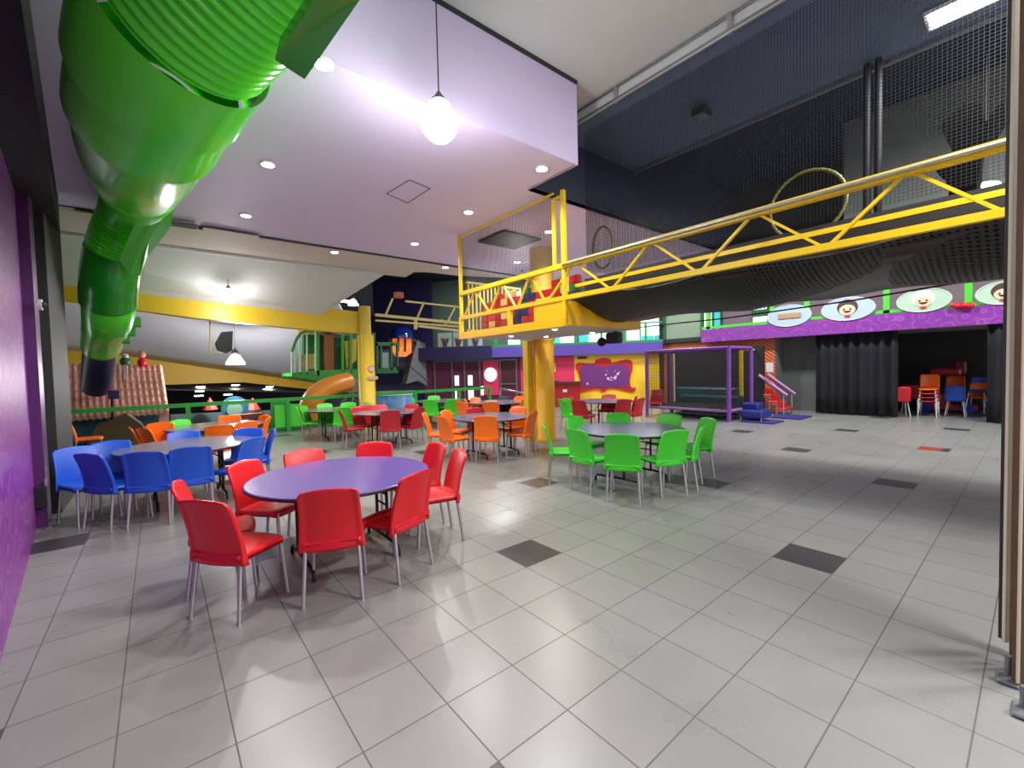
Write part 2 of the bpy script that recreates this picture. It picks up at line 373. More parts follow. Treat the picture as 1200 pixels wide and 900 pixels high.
# ------------------------------------------------------------------ platform with yellow truss
X0 = 2.45; YL = 4.67; YR = 1.83; ZB = 2.27
t = thing('raised_platform', 'raised play platform with yellow edge beams and white soffit over the round pillar', 'platform', (X0, YL, ZB))
MB().box((X0+.02, YR+.02, ZB+.02), (4.3, YL-.02, ZB+.07)).build('soffit', M_beige, t)
MB().box((X0-.04, YR, ZB), (X0+.04, YL+.04, ZB+.13)).build('edge_beam', M_yel2, t)
MB().box((X0, YR-.03, ZB+.02), (4.32, YR+.02, ZB+.38)).build('side_panel', M_yel2, t)
MB().box((X0-.035, YL-.02, ZB+.1), (X0+.035, YL+.05, 2.7)).build('hanger', M_yel, t)
MB().box((X0-.03, 3.1, ZB+.1), (X0+.03, 3.18, 2.7)).build('hanger', M_yel, t)
MB().box((X0-.02, YR, ZB+.1), (X0+.02, 2.5, 2.66)).build('front_panel', M_yel2, t)
cols = {'r': M_dred, 'y': M_cream, 'b': M_navy, 'g': M_dgreen, 'w': M_purp}
bw = thing('block_wall', 'low wall of coloured toy-brick blocks on the raised platform', 'wall', (3.0, 3, ZB+.07))
rows = ['rrrgrrryrrbryr', 'ryrrbbrrgrrryb', 'rrryrbbrrwygbr', 'rrrrrrgryyrbwr', 'rrryrrbbrrrygr', '..r.y.g...ryr.']
for j, rw in enumerate(rows):
    for i, ch in enumerate(rw[:13]):
        if ch == '.': continue
        y1 = YL-.1-i*.2
        MB().bbox((2.9, y1-.196, ZB+.08+j*.13), (3.0, y1, ZB+.206+j*.13), .008).build('block', cols[ch], bw)

def truss(name, label, chords, webs, verts, m):
    t = thing(name, label, 'truss', chords[0][0])
    for p, q, wd in chords: MB().bar(p, q, wd).build('chord', m, t)
    for p, q in webs: MB().bar(p, q, .035, .025).build('diagonal', m, t)
    for p, q, wd in verts: MB().bar(p, q, wd).build('post', m, t)
    return t
TZ, BZ, MZ = 3.17, 2.69, 2.90
def Yat(px): return pl(px, 330, 0, X0).y
YE = -2.9
ch = [((X0, YL, TZ), (X0, YE, TZ), .075), ((X0, YL, BZ), (X0, YE, BZ), .065), ((X0+.35, YR+.1, MZ+.02), (X0+.35, YE, MZ+.02), .05)]
webs = []
def webpx(x0, y0, x1, y1):
    a = pl(x0, y0, 0, X0); b = pl(x1, y1, 0, X0)
    za = TZ if y0 < y1 else BZ; zb = BZ if y0 < y1 else TZ
    webs.append(((X0+.01, a.y, za), (X0+.01, b.y, zb)))
for x0, x1, up in ((543, 556, 1), (556, 573, 0), (573, 587, 1), (587, 604, 0), (606, 620, 1), (622, 638, 0), (641, 672, 1), (674, 715, 0), (717, 761, 1), (763, 817, 0), (820, 882, 1), (886, 966, 0), (969, 1062, 1), (1066, 1178, 0)):
    ym = 340-(x0-543)*.19
    if up: webpx(x0, ym+20, x1, ym-20)
    else: webpx(x0, ym-20, x1, ym+20)
verts = [((X0, YL, ZB), (X0, YL, H-.02), .055), ((X0, YR, ZB), (X0, YR, H-.05), .06), ((X0, YR+.2, TZ), (X0, YR+.2, 4.2), .045)]
t = truss('lattice_truss', 'long yellow lattice truss railing in front of the upstairs play nets', ch, webs, verts, M_yel)
MB().bar((X0, YL, H-.04), (X0, YR+.2, H-.04), .03).bar((X0, YR, 4.2), (X0, YR+.2, 4.2), .04).build('top_bar', M_yel, t)
MB().tube([(X0-.05, YR, TZ+.005), (X0-.05, YE, TZ+.005)], .018, 8).build('cable_conduit', M_alu, t)
# nets
netg = net_mat('grey_net', (40, 40, 44), .03, .16, (1, 2))
netd = net_mat('black_net_frontal', (14, 16, 20), .03, .10, (1, 2))
netx = net_mat('black_net_side', (14, 16, 20), .035, .12, (0, 2))
def thin(a, b): return MB().box(a, b)
tag(thin((X0+.04, YR+.2, TZ), (X0+.043, YL, H-.05)).build('safety_net', netg), 'grey safety net filling the yellow frame above the platform', 'net')
tag(thin((X0+.5, -7, TZ-.1), (X0+.503, YR, 5.28)).build('safety_net', netd), 'black safety net wall rising from the long truss to the slate ceiling', 'net')
tag(thin((X0+.5, YR, TZ), (8.5, YR+.003, H)).build('safety_net', netx), 'black net partition beside the tall yellow double post', 'net')
# white balustrade at the back left of the platform
t = thing('balustrade', 'cream slatted balustrade at the left end of the platform', 'balustrade', (X0+.1, YL-.06, ZB+.3))
for i in range(15):
    x = X0+.12+i*.095; MB().box((x, YL-.09, 2.45), (x+.022, YL-.06, 3.38)).build('baluster', M_cream, t)
MB().box((X0+.08, YL-.10, 3.38), (X0+1.5, YL-.05, 3.42)).box((X0+.08, YL-.10, 2.42), (X0+1.5, YL-.05, 2.46)).build('rail', M_cream, t)

# sagging black play-net tray below the truss
def sag(u, v):
    y = 1.76+(YE-1.76-2)*u; x = X0+.12+2.5*v
    zz = 2.66-.27*math.sin(PI*min(1, v*1.35))*(1-.15*math.sin(5*PI*u)) + .03*math.sin(23*u+9*v)
    p = Vector((x, y, zz)); return p, p+Vector((0, 0, .02))
M_tarp = net_mat('sagging_net_mesh', (46, 40, 38), .05, .55, (0, 1))
tag(MB().sheet(sag, 60, 24).build('play_net_tray', M_tarp), 'sagging black net tray slung under the long yellow truss', 'net')
def sag2(u, v):
    y = 1.74+(YE-1.74-2)*u; x = X0+.22+2.4*v
    p = Vector((x, y, 2.64-.22*math.sin(PI*v)+.02*math.sin(31*u+7*v))); return p, p+Vector((0, 0, .03))
tag(MB().sheet(sag2, 40, 12).build('play_floor_mat', mat('dark_brown_vinyl', (52, 40, 38), .35, var=.3, scale=5)), 'dark vinyl play floor showing through the sagging net tray', 'mat')
tag(MB().box((X0+.45, -7, 2.72), (X0+.5, YR, 3.02)).build('kick_board', M_black), 'black kick board behind the bars of the long truss', 'board')
for px, py, m_, lb, nm in ((940, 338, M_dred, 'dark red foam block lying on the upstairs net floor', 'foam_block'), (1000, 328, mat('blue_print', (52, 56, 140), .5, var=.4, scale=30), 'blue patterned foam block lying on the upstairs net floor', 'foam_block')):
    q_ = pl(px, py-8, 0, 3.6); tag(MB().bbox((3.5, q_.y-.3, 2.74), (3.9, q_.y+.25, 2.95), .03).build(nm, m_), lb, 'block')
# dark upstairs room behind the net
struct('wall_upstairs_back', MB().box((9.0, -7, 3.75), (9.1, 2.24, 5.9)), M_charcoal)
struct('wall_upstairs_patch', MB().box((7.4, -7, 3.5), (7.5, -.4, 5.9)), mat('grey_green_wall', (104, 110, 106), .6, var=.1))
struct('floor_upstairs', MB().box((2.95, -7, 2.70), (5.0, 1.75, 2.76)), M_black)
for yy, rr, lb in ((1.25, .34, 'yellow hoop of the net tunnel beside the tall double post'), (None, .42, 'large yellow hoop behind the middle of the long truss')):
    cpt = pl(706, 290, 0, 3.5) if yy else pl(945, 240, 0, 4.2)
    pts = [cpt+Vector((0, rr*(.6 if yy else 1)*math.cos(2*PI*k/32), rr*math.sin(2*PI*k/32))) for k in range(33)]
    tag(MB().tube(pts, .02, 8, False).build('net_hoop', mat('olive_hoop', (116, 108, 50), .5)), lb, 'hoop')
for px, lb in ((1016, 'left of the two padded poles behind the upstairs net'), (1029, 'right of the two padded poles behind the upstairs net')):
    a_ = pl(px, 230, 0, 4.6); tag(MB().tube([(a_.x, a_.y, 2.76), (a_.x, a_.y, 5.28)], .04, 10).build('padded_pole', matte(mat('pole_black', (20, 22, 28), .6), .25)), lb, 'pole')
# black waving figure cut-out standing upstairs (generic silhouette, solid)
fg = thing('waving_statue', 'black statue of a waving figure in a brimmed hat upstairs behind the net', 'statue', pl(1120, 215, 0, 4.4))
def sp(x, y): return pl(x, y, 0, 4.4)
b = MB()
body = [(1103, 296), (1112, 225), (1106, 205), (1095, 196), (1091, 189), (1098, 183), (1112, 188), (1120, 185), (1110, 165), (1102, 148), (1110, 138), (1130, 122), (1150, 120), (1152, 132), (1148, 146), (1158, 140), (1168, 124), (1176, 120), (1177, 132), (1165, 152), (1150, 172), (1148, 200), (1140, 240), (1138, 288)]
b.prism([sp(*q_) for q_ in body], (.35, 0, 0)); b.build('body', matte(mat('statue_black', (8, 8, 10), .9)), fg)
q_ = sp(1146, 207); pe = thing('pendant_lamp', 'glowing pendant lamp upstairs beside the black statue', 'lamp', q_+Vector((.9, 0, 0)))
MB().lathe([(.05, .16), (.12, .13), (.17, .02), (.15, -.08), (.05, -.12)], q_+Vector((.9, 0, 0)), 16).build('globe', M_glow, pe)
MB().tube([q_+Vector((.9, 0, .15)), Vector((q_.x+.9, q_.y, 5.88 if q_.x+.9 > 4.8 else 5.3))], .006, 6).build('cord', M_black, pe)

# services on the slate ceiling edge
t = thing('ceiling_conduit', 'pair of pale conduits with brackets along the slate ceiling edge', 'pipe', (2.6, 1.8, 5.2))
MB().tube([(2.60, 1.9, 5.24), (2.60, -7, 5.24)], .014, 8).build('pipe', M_steel, t)
MB().tube([(2.62, 1.9, 5.40), (2.62, -7, 5.40)], .014, 8).build('pipe', M_steel, t)
MB().tube([(2.58, 1.75, 5.20), (2.58, -7, 5.20)], .012, 8).build('pipe', M_alu, t)
for y in (.95, -.55, -2.2): MB().box((2.595, y, 5.2), (2.63, y+.05, 5.42)).build('bracket', M_alu, t)
a_ = pl(1135, 2, 2, 5.29); t = thing('ceiling_light', 'square bright fluorescent panel on the slate ceiling at top right', 'light', a_)
MB().box(a_+Vector((-.18, -.32, -.03)), a_+Vector((.18, .32, .0))).build('frame', M_chrome, t)
MB().box(a_+Vector((-.15, -.29, -.035)), a_+Vector((.15, .29, -.03))).build('diffuser', M_lamp, t)
al = bpy.data.lights.new('panel_light', 'AREA'); al.shape = 'RECTANGLE'; al.size = .6; al.size_y = .3; al.energy = 90; al.color = (1, .99, .96)
ao = bpy.data.objects.new('panel_light', al); COL.objects.link(ao); ao.parent = t; ao.location = (0, 0, -.06)
def panel(c_, label, power, sx=.6, sy=.6):  # fill panels added to brighten the hall, not known fixtures
    t = thing('ceiling_light', label, 'light', c_)
    c_ = Vector(c_); MB().box(c_+Vector((-sx/2, -sy/2, -.04)), c_+Vector((sx/2, sy/2, 0))).build('frame', M_chrome, t)
    MB().box(c_+Vector((-sx/2+.03, -sy/2+.03, -.045)), c_+Vector((sx/2-.03, sy/2-.03, -.04))).build('diffuser', M_lamp, t)
    al = bpy.data.lights.new('panel_light', 'AREA'); al.shape = 'RECTANGLE'; al.size = sx; al.size_y = sy; al.energy = power
    ao = bpy.data.objects.new('panel_light', al); COL.objects.link(ao); ao.parent = t; ao.location = (0, 0, -.07)
panel((11.0, 1.2, 5.9), 'added fill light panel above the open floor before the stage', 230)
panel((11.0, -3.5, 5.9), 'added fill light panel above the right side of the open floor', 230)
panel((11.0, 6.0, 5.9), 'added fill light panel above the tables before the yellow wall', 200)
panel((8.0, 10.5, 5.9), 'added fill light panel above the back tables', 220)
panel((1.2, -3.2, 5.42), 'added fill light panel on the white ceiling behind the viewpoint', 230)  # unseen fill panels added overhead to brighten the near floor
panel((3.9, -4.9, 5.3), 'added fill light panel on the slate ceiling behind the viewpoint', 420)
a_ = pl(822, 125, 2, 5.29); t = thing('floodlight', 'small unlit floodlight on the slate ceiling', 'light', a_)
MB().bbox(a_+Vector((-.12, -.1, -.13)), a_+Vector((.12, .1, -.04)), .02).build('housing', M_black, t)
MB().box(a_+Vector((-.09, -.07, -.14)), a_+Vector((.09, .07, -.13))).build('lens', M_steel, t)
MB().tube([a_+Vector((0, 0, -.05)), a_], .015, 6).build('bracket', M_black, t)

# ------------------------------------------------------------------ ceiling lights
def downlight(px, py, zc, label, power=170, grp='recessed ceiling downlights'):
    c_ = pl(px, py, 2, zc)
    t = thing('downlight', label, 'downlight', c_, grp)
    MB().lathe([(.095, 0), (.095, -.012), (.07, -.016)], c_, 20).build('rim', M_chrome, t)
    MB().lathe([(.072, -.004), (.072, -.018), (.0, -.022)], c_, 20).build('lens', M_lamp, t)
    spot_light('downlight_lamp', c_-Vector((0, 0, .05)), power, t)
for px, py, lb in ((378, 74, 'round recessed downlight beside the big green slide at top'), (314, 192, 'round recessed downlight in the lilac ceiling right of the green slide elbow'), (288, 252, 'round recessed downlight in the lilac ceiling near the beige strip, left one'), (549, 248, 'round recessed downlight in the middle of the lilac ceiling above the net frame'), (635, 197, 'round recessed downlight near the front corner of the lilac ceiling'), (486, 285, 'round recessed downlight in the lilac ceiling just before the dark joint'), (643, 271, 'round recessed downlight above the platform beside the double post'), (606, 307, 'round recessed downlight above the platform net near the pillar')):
    downlight(px, py, H-.002, lb)
for px, py, lb in ((392, 295, 'round recessed downlight in the beige ceiling strip, left one'), (522, 313, 'round recessed downlight in the beige ceiling strip beside the yellow frame')):
    downlight(px, py, H-.055, lb)
for px, py, lb in ((599, 394, 'tiny downlight in the platform soffit, left front'), (650, 386, 'tiny downlight in the platform soffit, centre'), (640, 394.5, 'tiny downlight in the platform soffit beside the pillar top'), (694, 390, 'tiny downlight in the platform soffit, right end')):
    c_ = pl(px, py, 2, ZB+.02); t = thing('downlight', lb, 'downlight', c_, 'platform soffit downlights')
    MB().lathe([(.04, 0), (.04, -.008), (.0, -.01)], c_, 14).build('lens', M_lamp, t)
def pendant(c_, r, zt, label, power, dome=False):
    c_ = Vector(c_); t = thing('pendant_lamp', label, 'lamp', c_)
    if dome:
        MB().lathe([(.03, r*.9), (r*.45, r*.75), (r*.95, -r*.1), (r*.98, -r*.3), (r*.9, -r*.3), (r*.4, r*.6)], c_, 20).build('shade', M_glow, t)
    else:
        MB().lathe([(r*.3, r*1.15), (r*.62, r*.85), (r*.92, r*.25), (r, -.2*r), (r*.9, -r*.55), (r*.5, -r*.95), (r*.12, -r*1.05)], c_, 10, False).build('glass_globe', M_glow, t)
    MB().lathe([(.01, r*1.6), (r*.22, r*1.35), (r*.42, r*1.1), (r*.40, r*1.02)], c_, 16).build('cap', M_steel, t)
    MB().tube([c_+Vector((0, 0, r*1.5)), Vector((c_.x, c_.y, zt))], .006, 6).build('cord', M_black, t)
    MB().lathe([(.05, zt-c_.z-.02), (.05, zt-c_.z)], c_, 14).build('ceiling_rose', M_steel, t)
    point_light('pendant_bulb', c_-Vector((0, 0, r*1.35)), power, (1, .97, .98), r*.8, t)
pendant((-.17, .9, 3.98), .175, 5.42, 'large glowing faceted pendant lamp hanging over the front floor', 80)
cq = pl(268, 347, 1, 9.2); pendant(cq, .16, 4.0, 'glowing white pendant lamp in front of the yellow beam', 50)
cq = pl(276, 424, 1, 15); pendant(cq, .30, 4.2, 'glowing dome pendant lamp below the loudspeaker in the far hall', 260, True)
cq = pl(414, 356, 1, 11.2); pendant(cq, .16, 4.25, 'conical pendant lamp above the yellow pillar beam end', 3, True)
cq = pl(612, 345, 0, 5.5); pendant(cq, .15, H, 'glowing pendant lamp seen through the platform truss', 40)
a_ = pl(405, 353, 1, 12.5); tag(MB().bar(a_+Vector((-.35, 0, 0)), a_+Vector((.35, 0, 0)), .08).build('tube_light', M_lamp), 'short bright tube light above the far yellow beam end', 'light')

# hatches and vents
def outline(pts, wd, name, m, label, cat):
    b = MB(); n = len(pts)
    for i in range(n): b.bar(pts[i], pts[(i+1) % n], wd, .006)
    return tag(b.build(name, m), label, cat)
outline([pl(x, y, 2, H-.003) for x, y in ((453, 227), (478, 238), (504, 221), (480, 211))], .01, 'ceiling_hatch', M_charcoal, 'square access hatch outlined in the lilac ceiling', 'hatch')
a_ = pl(597, 281, 2, H-.01); tag(MB().bbox(a_+Vector((-.5, -.45, -.03)), a_+Vector((.5, .45, 0)), .02).build('ceiling_cassette', M_charcoal), 'dark square panel in the ceiling seen through the net frame', 'vent')
vt = thing('air_vent', 'dark slatted air vent in the beige strip beside the green slide', 'vent', pl(205, 262, 2, z))
a_ = pl(205, 262, 2, z-.01)
MB().box(a_+Vector((-.32, -.12, -.01)), a_+Vector((.32, .12, 0))).build('frame', M_charcoal, vt)
for i in range(5): MB().bar(a_+Vector((-.3, -.1+i*.05, -.015)), a_+Vector((.3, -.1+i*.05, -.015)), .012).build('slat', M_steel, vt)
for px, lb in ((255, 'pale flush air grille in the beige strip, left one of two'), (287, 'pale flush air grille in the beige strip, right one of two')):
    a_ = pl(px, 271 if px < 270 else 276, 2, z-.004); tag(MB().box(a_+Vector((-.22, -.12, -.012)), a_+Vector((.22, .12, 0))).build('air_grille', M_beige), lb, 'vent')

# ================================================================== GREEN TUBE SLIDE
key = [(520, -420, 1.65), (380, -170, 1.95), (283, -45, 2.2), (215, 40, 2.45), (186, 105, 2.8), (170, 155, 3.2), (162, 198, 4.0), (156, 240, 6.3), (136, 288, 6.9), (128, 335, 7.1), (127, 372, 7.6), (119, 405, 9.6), (113, 452, 11.4)]
K = [dep(x, y, D) for x, y, D in key]; SEG = 14; PATH = catmull(K, SEG); R0 = .41
sl = thing('tube_slide', 'huge glossy green tube slide descending from the ceiling at upper left', 'slide', (K[8].x, K[8].y, 0))
def tube_part(i0, i1, name, m, corr=0, r0=R0, r1=R0, lab=None):
    P = PATH[i0:i1+1]; Q = []; RR = []; n = len(P)
    tot = sum((P[i+1]-P[i]).length for i in range(n-1))
    step = .012 if corr else .06; acc = 0
    for i in range(n-1):
        L = (P[i+1]-P[i]).length; k = max(1, int(L/step))
        for j in range(k):
            Q.append(P[i].lerp(P[i+1], j/k)); s_ = acc+L*j/k
            rr = r0+(r1-r0)*s_/tot
            RR.append(rr+(corr*math.sin(2*PI*s_/.055) if corr else 0))
        acc += L
    Q.append(P[-1]); RR.append(r1)
    o = MB().tube(Q, RR, 48, False).build(name, m, sl)
    if lab: o['label'] = lab
    return o
def flange(i, r, m=M_tube, wd=.02):
    p = PATH[i]; d = (PATH[min(i+1, len(PATH)-1)]-PATH[i-1]).normalized()
    MB().tube([p-d*wd*.5, p-d*wd*.5, p+d*wd*.5, p+d*wd*.5], [r-.03, r+.034, r+.034, r-.03], 48, False).build('flange', m, sl)
tube_part(0, 3*SEG-2, 'corrugated_tube', M_tube, .014, R0-.01, R0-.01, lab='ribbed green tube section')
tube_part(3*SEG-2, 4*SEG-3, 'elbow', M_tube, 0, R0+.035, R0+.045)
tube_part(4*SEG-3, 5*SEG-4, 'elbow', M_tube, 0, R0+.015, R0+.025)
tube_part(5*SEG-4, 6*SEG+4, 'elbow', M_tube, 0, R0-.005, .36)
tube_part(6*SEG+4, 8*SEG+2, 'corrugated_tube', M_tube, .014, .36, .35)
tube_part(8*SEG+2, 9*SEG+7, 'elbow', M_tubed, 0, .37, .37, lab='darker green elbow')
tube_part(9*SEG+7, 11*SEG, 'elbow', M_tube, 0, .345, .34)
tube_part(11*SEG-2, 12*SEG, 'end_tube', M_navy, 0, .30, .31, lab='navy blue end tube')
for i, q_ in ((3*SEG-2, .45), (4*SEG-3, .46), (5*SEG-4, .44)): flange(i, q_, M_tube)
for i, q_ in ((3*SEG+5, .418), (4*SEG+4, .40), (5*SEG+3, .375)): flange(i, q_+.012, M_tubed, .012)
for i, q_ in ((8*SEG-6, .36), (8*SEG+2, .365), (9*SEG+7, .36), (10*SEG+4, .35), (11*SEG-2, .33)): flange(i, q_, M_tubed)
# inner wall so the open ends read as a thick shell
tube_part(12*SEG-1, 12*SEG, 'end_lip', M_navy, 0, .31, .27)
# support tray plate beside the ribbed section
a_, b_, c_, d_ = dep(322, 70, 1.75), dep(357, 93, 1.85), dep(425, -5, 1.6), dep(372, -5, 1.5)
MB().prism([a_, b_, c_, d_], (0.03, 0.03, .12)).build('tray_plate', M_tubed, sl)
a_ = dep(185, 262, 6.0)
MB().prism([dep(172, 228, 5.4), dep(190, 236, 5.6), dep(188, 262, 6.0), dep(160, 300, 6.5), dep(152, 322, 6.8), dep(140, 305, 6.5)], (.12, .14, .02)).build('side_step', M_lgreen, sl)
for (x, y, D) in ((158, 377, 8), (152, 388, 8.3), (146, 397, 8.6)):
    a_ = dep(x, y, D); MB().bbox(a_-Vector((.07, .1, .1)), a_+Vector((.09, .1, .08)), .02).build('bracket', M_tubed, sl)
a_ = dep(133, 462, 11.3); MB().bbox(a_-Vector((.1, .1, .12)), a_+Vector((.12, .1, .1)), .02).build('bracket', M_navy, sl)
MB().tube([dep(131, 462, 11.4), dep(131, 500, 11.4)*1 - Vector((0, 0, .6))], .03, 8).build('support_post', M_iron, sl)
for (x, y, D) in ((110, 200, 3.4), (168, 330, 7.2)):
    a_ = dep(x, y, D); MB().tube([a_, Vector((a_.x, a_.y, H if a_.y < 6.85 else 4.2))], .004, 5).build('hanger_wire', M_steel, sl)

# ================================================================== CHAIRS
def chair_parts(m):
    me = {}
    def back(u, v):
        a = (u-.5)*2; zz = .375+.455*v+.022*(1-a*a)*v
        hw = .228-.026*v
        cr = max(0, (v-.92)/.08); hw *= (1-.11*cr*cr)
        hw *= 1-.02*math.sin(PI*v)
        x = -.195-.035*v-.075*v**2.2+.035*a*a*(1-.2*v)
        p = Vector((x, a*hw, zz))
        t_ = .013+.013*max(0, min(1, (abs(a)-.80)/.12))+.012*max(0, min(1, (.13+.06*abs(a)**3-v)/.05))
        return p+Vector((0, 0, 0)), p-Vector((t_, 0, -t_*.12))
    def seat(u, v):
        a = (u-.5)*2; x0 = -.215; x1 = .215
        x = x0+(x1-x0)*v; hw = .198+.022*v
        cr = max(0, (v-.84)/.16); x += 0; hw *= 1-.10*cr*cr; x -= .03*a*a*cr
        zz = .452-.014*(1-a*a)*math.sin(PI*min(1, v*1.1))-.012*cr
        edge = max(abs(a), max(0, v*1.0)) ; d = .018
        if abs(a) > .9 or v > .94: d = .050
        p = Vector((x, a*hw, zz)); return p, p-Vector((0, 0, d))
    s_ = MB().sheet(seat, 20, 18); b_ = MB().sheet(back, 24, 20)
    # flip facing so that sheet tops look outwards
    return s_, b_
def make_chair(m):
    root = bpy.data.objects.new('chair', None); COL.objects.link(root); ORG[root.name] = Vector(); root.empty_display_size = .2
    s_, b_ = chair_parts(m)
    s_.build('seat', m, root); b_.build('backrest', m, root)
    for sx, sy in ((1, 1), (1, -1), (-1, 1), (-1, -1)):
        x0, x1 = (.175, .205) if sx > 0 else (-.18, -.235)
        MB().tube([(x0, sy*.178, .44), (x1, sy*.198, .012), (x1, sy*.198, 0)], [.015, .0135, .016], 10).build('leg', M_alu, root)
    return root
protos = {}
def get_chair(key, m):
    if key not in protos: protos[key] = make_chair(m); return protos[key]
    return copy_tree(protos[key])
BACKX = -.305
def chair(px, py, color, face, label, group, z=.845, scale=1.0):
    """px,py = pixel of the middle of the back's top edge; face = point looked at, or an angle in degrees"""
    m = dict(red=M_red, dred=M_dred, blue=M_blue, orange=M_org, green=M_gre, black=M_iron)[color]
    p = fl(px, py, z)
    if isinstance(face, (int, float)): a = math.radians(face)
    else:
        a = math.atan2(face[1]-p.y, face[0]-p.x)
        if len(face) > 2: a = math.radians(face[2]+360) if face[2] < -50 else a + math.radians(face[2])
    if not isinstance(face, (int, float)):
        dv = Vector((p.x-face[0], p.y-face[1])); dl = dv.length
        if dl < .87: p.x = face[0]+dv.x/dl*.87; p.y = face[1]+dv.y/dl*.87
    o = get_chair(color, m)
    o.name = 'chair'
    o.location = (p.x-BACKX*math.cos(a), p.y-BACKX*math.sin(a), 0); o.rotation_euler = (0, 0, a)
    tag(o, label, 'chair', group); return o

# ================================================================== TABLES
def make_table(mtop):
    root = bpy.data.objects.new('round_table', None); COL.objects.link(root); ORG[root.name] = Vector()
    MB().lathe([(0, .745), (.755, .745), (.765, .741)], (0, 0, 0), 64, False).lathe([(.765, .725), (0, .725)], (0, 0, 0), 64, False).build('tabletop', mtop, root)
    MB().lathe([(.765, .741), (.770, .738), (.770, .717), (.765, .713), (.74, .713)], (0, 0, 0), 64).build('edge_band', mat('dark_edge', (26, 22, 40), .4), root)
    for sx in (-1, 1):
        f = MB(); x = sx*.36
        for sy in (-1, 1):
            f.tube([(x, sy*.12, .72), (x, sy*.12, .09)], .016, 8)
        f.tube([(x, -.36, 0), (x, -.36, .05), (x, -.33, .085), (x, 0, .095), (x, .33, .085), (x, .36, .05), (x, .36, 0)], .016, 8)
        f.tube([(x, -.45, .70), (x, .45, .70)], .014, 8); f.tube([(x, -.12, .40), (x, .12, .40)], .01, 6)
        f.build('leg_frame', M_iron, root)
        MB().tube([(x, 0, .52), (x-sx*.28, 0, .71)], .009, 6).tube([(x, -.12, .5), (x, .12, .5)], .009, 6).build('brace', M_iron, root)
    MB().box((-.5, -.03, .70), (.5, .03, .725)).build('under_rail', M_iron, root)
    return root
M_ttop = mat('grey_violet_laminate', (106, 104, 118), .18, var=.04, scale=3)
M_ttop2 = mat('ceiling_tint_laminate', (98, 78, 150), .22, var=.05, scale=3)  # grey top coloured violet to carry the lilac ceiling's reflection
tp = {}
def table(c, rz, label, m=None, group=None):
    m = m or M_ttop
    if m.name not in tp: tp[m.name] = o = make_table(m)
    else: o = copy_tree(tp[m.name])
    o.name = 'round_table'; o.location = (c[0], c[1], 0); o.rotation_euler = (0, 0, math.radians(rz)); tag(o, label, 'table', group); return o
G = 'plastic stacking chairs around the round tables'
T1 = (-1.05, 1.31); table(T1, 0, 'large round folding table with a painted violet ceiling reflection nearest the camera among red chairs', M_ttop2)
for px, py, lb, da in ((272-6, 588, 'front left red chair of the violet-tinted table, its back to the camera', 0), (204, 566, 'leftmost red chair of the violet-tinted table, half hidden behind the front left one', 0), (283, 541, 'red chair at the far left of the violet-tinted table, seat turned towards the table', 0), (355, 527, 'red chair behind the violet-tinted table, left one of the two', 0), (440, 518, 'red chair behind the violet-tinted table, right one of the two', 0), (514, 519, 'red chair at the right end of the violet-tinted table, farther one', -14), (541, 527, 'red chair at the right end of the violet-tinted table, nearest the open floor', 0), (492, 553, 'red chair at the front right of the violet-tinted table, turned three-quarters', 0), (384, 574, 'red chair at the front of the violet-tinted table, squarely back to the camera', 0)):
    if px == 266: px = 233; py = 587; da = 11
    chair(px, py, 'red', (*T1, da), lb, 'red chairs around the violet-tinted table')
T2 = (2.97, 1.08); table(T2, 4, 'round grey folding table with a reflective top among lime green chairs')
for px, py, lb, da in ((636, 496, 'leftmost lime green chair of the green set, seen edge-on', 0), (673, 503, 'lime green chair at the front left of the grey table', 0), (728, 509, 'lime green chair at the front of the grey table, back squarely to the camera', 0), (794, 504, 'lime green chair at the front right of the grey table', 0), (826, 498, 'lime green chair right of the grey table, nearer of the two rightmost', 0), (832, 490, 'lime green chair right of the grey table, farther of the two rightmost', 0), (786, 485, 'lime green chair behind the grey table, right one', 0), (724, 484, 'lime green chair behind the grey table, middle one', 0), (672, 488, 'lime green chair behind the grey table, left one beside the pillar', 0)):
    chair(px, py, 'green', (*T2, da), lb, 'lime green chairs around the nearest grey table')
T3 = (-2.03, 4.55); table(T3, 3, 'round grey folding table among blue chairs')
for px, py, lb, da in ((86, 524, 'leftmost blue chair beside the charcoal column', -62), (100, 532, 'dark-looking blue chair second from left, back to the camera', 0), (166, 530, 'blue chair in the front row, third from left', 0), (223, 524, 'blue chair in the front row, fourth from left, behind the red ones', 0), (146, 516, 'blue chair behind the left end of its table', -85), (217, 508, 'blue chair behind the middle of its table', 0), (283, 503, 'blue chair behind the right part of its table', -115), (299, 513, 'blue chair at the right end of its table, nearer one', 0), (322, 503, 'blue chair at the right end of its table, rightmost one', 0)):
    chair(px, py, 'blue', (*T3, da), lb, 'blue chairs around their table')
T4 = (2.67, 4.04); table(T4, -3, 'round grey folding table among orange chairs left of the amber pillar')
for px, py, c_, lb, da in ((496, 484, 'orange', 'leftmost orange chair of the set left of the amber pillar', 0), (516, 488, 'orange', 'second orange chair from left in front of its table', 0), (521, 481, 'orange', 'orange chair left of its table, half hidden behind the second one', 0), (569, 487, 'orange', 'orange chair in front of its table, back squarely to the camera', 0), (612, 482, 'orange', 'orange chair at the right front of its table', 0), (608, 476.5, 'orange', 'orange chair at the far right of its table before the pillar', 0), (626, 483, 'orange', 'edge-on orange chair directly beside the amber pillar', 0), (556, 478, 'dred', 'red chair behind the orange set, seen across the table top', 0)):
    chair(px, py, c_, (*T4, da), lb, 'chairs around the table left of the amber pillar')
T5 = (1.75, 6.75); table(T5, 5, 'round grey folding table among red chairs in front of the yellow pillar')
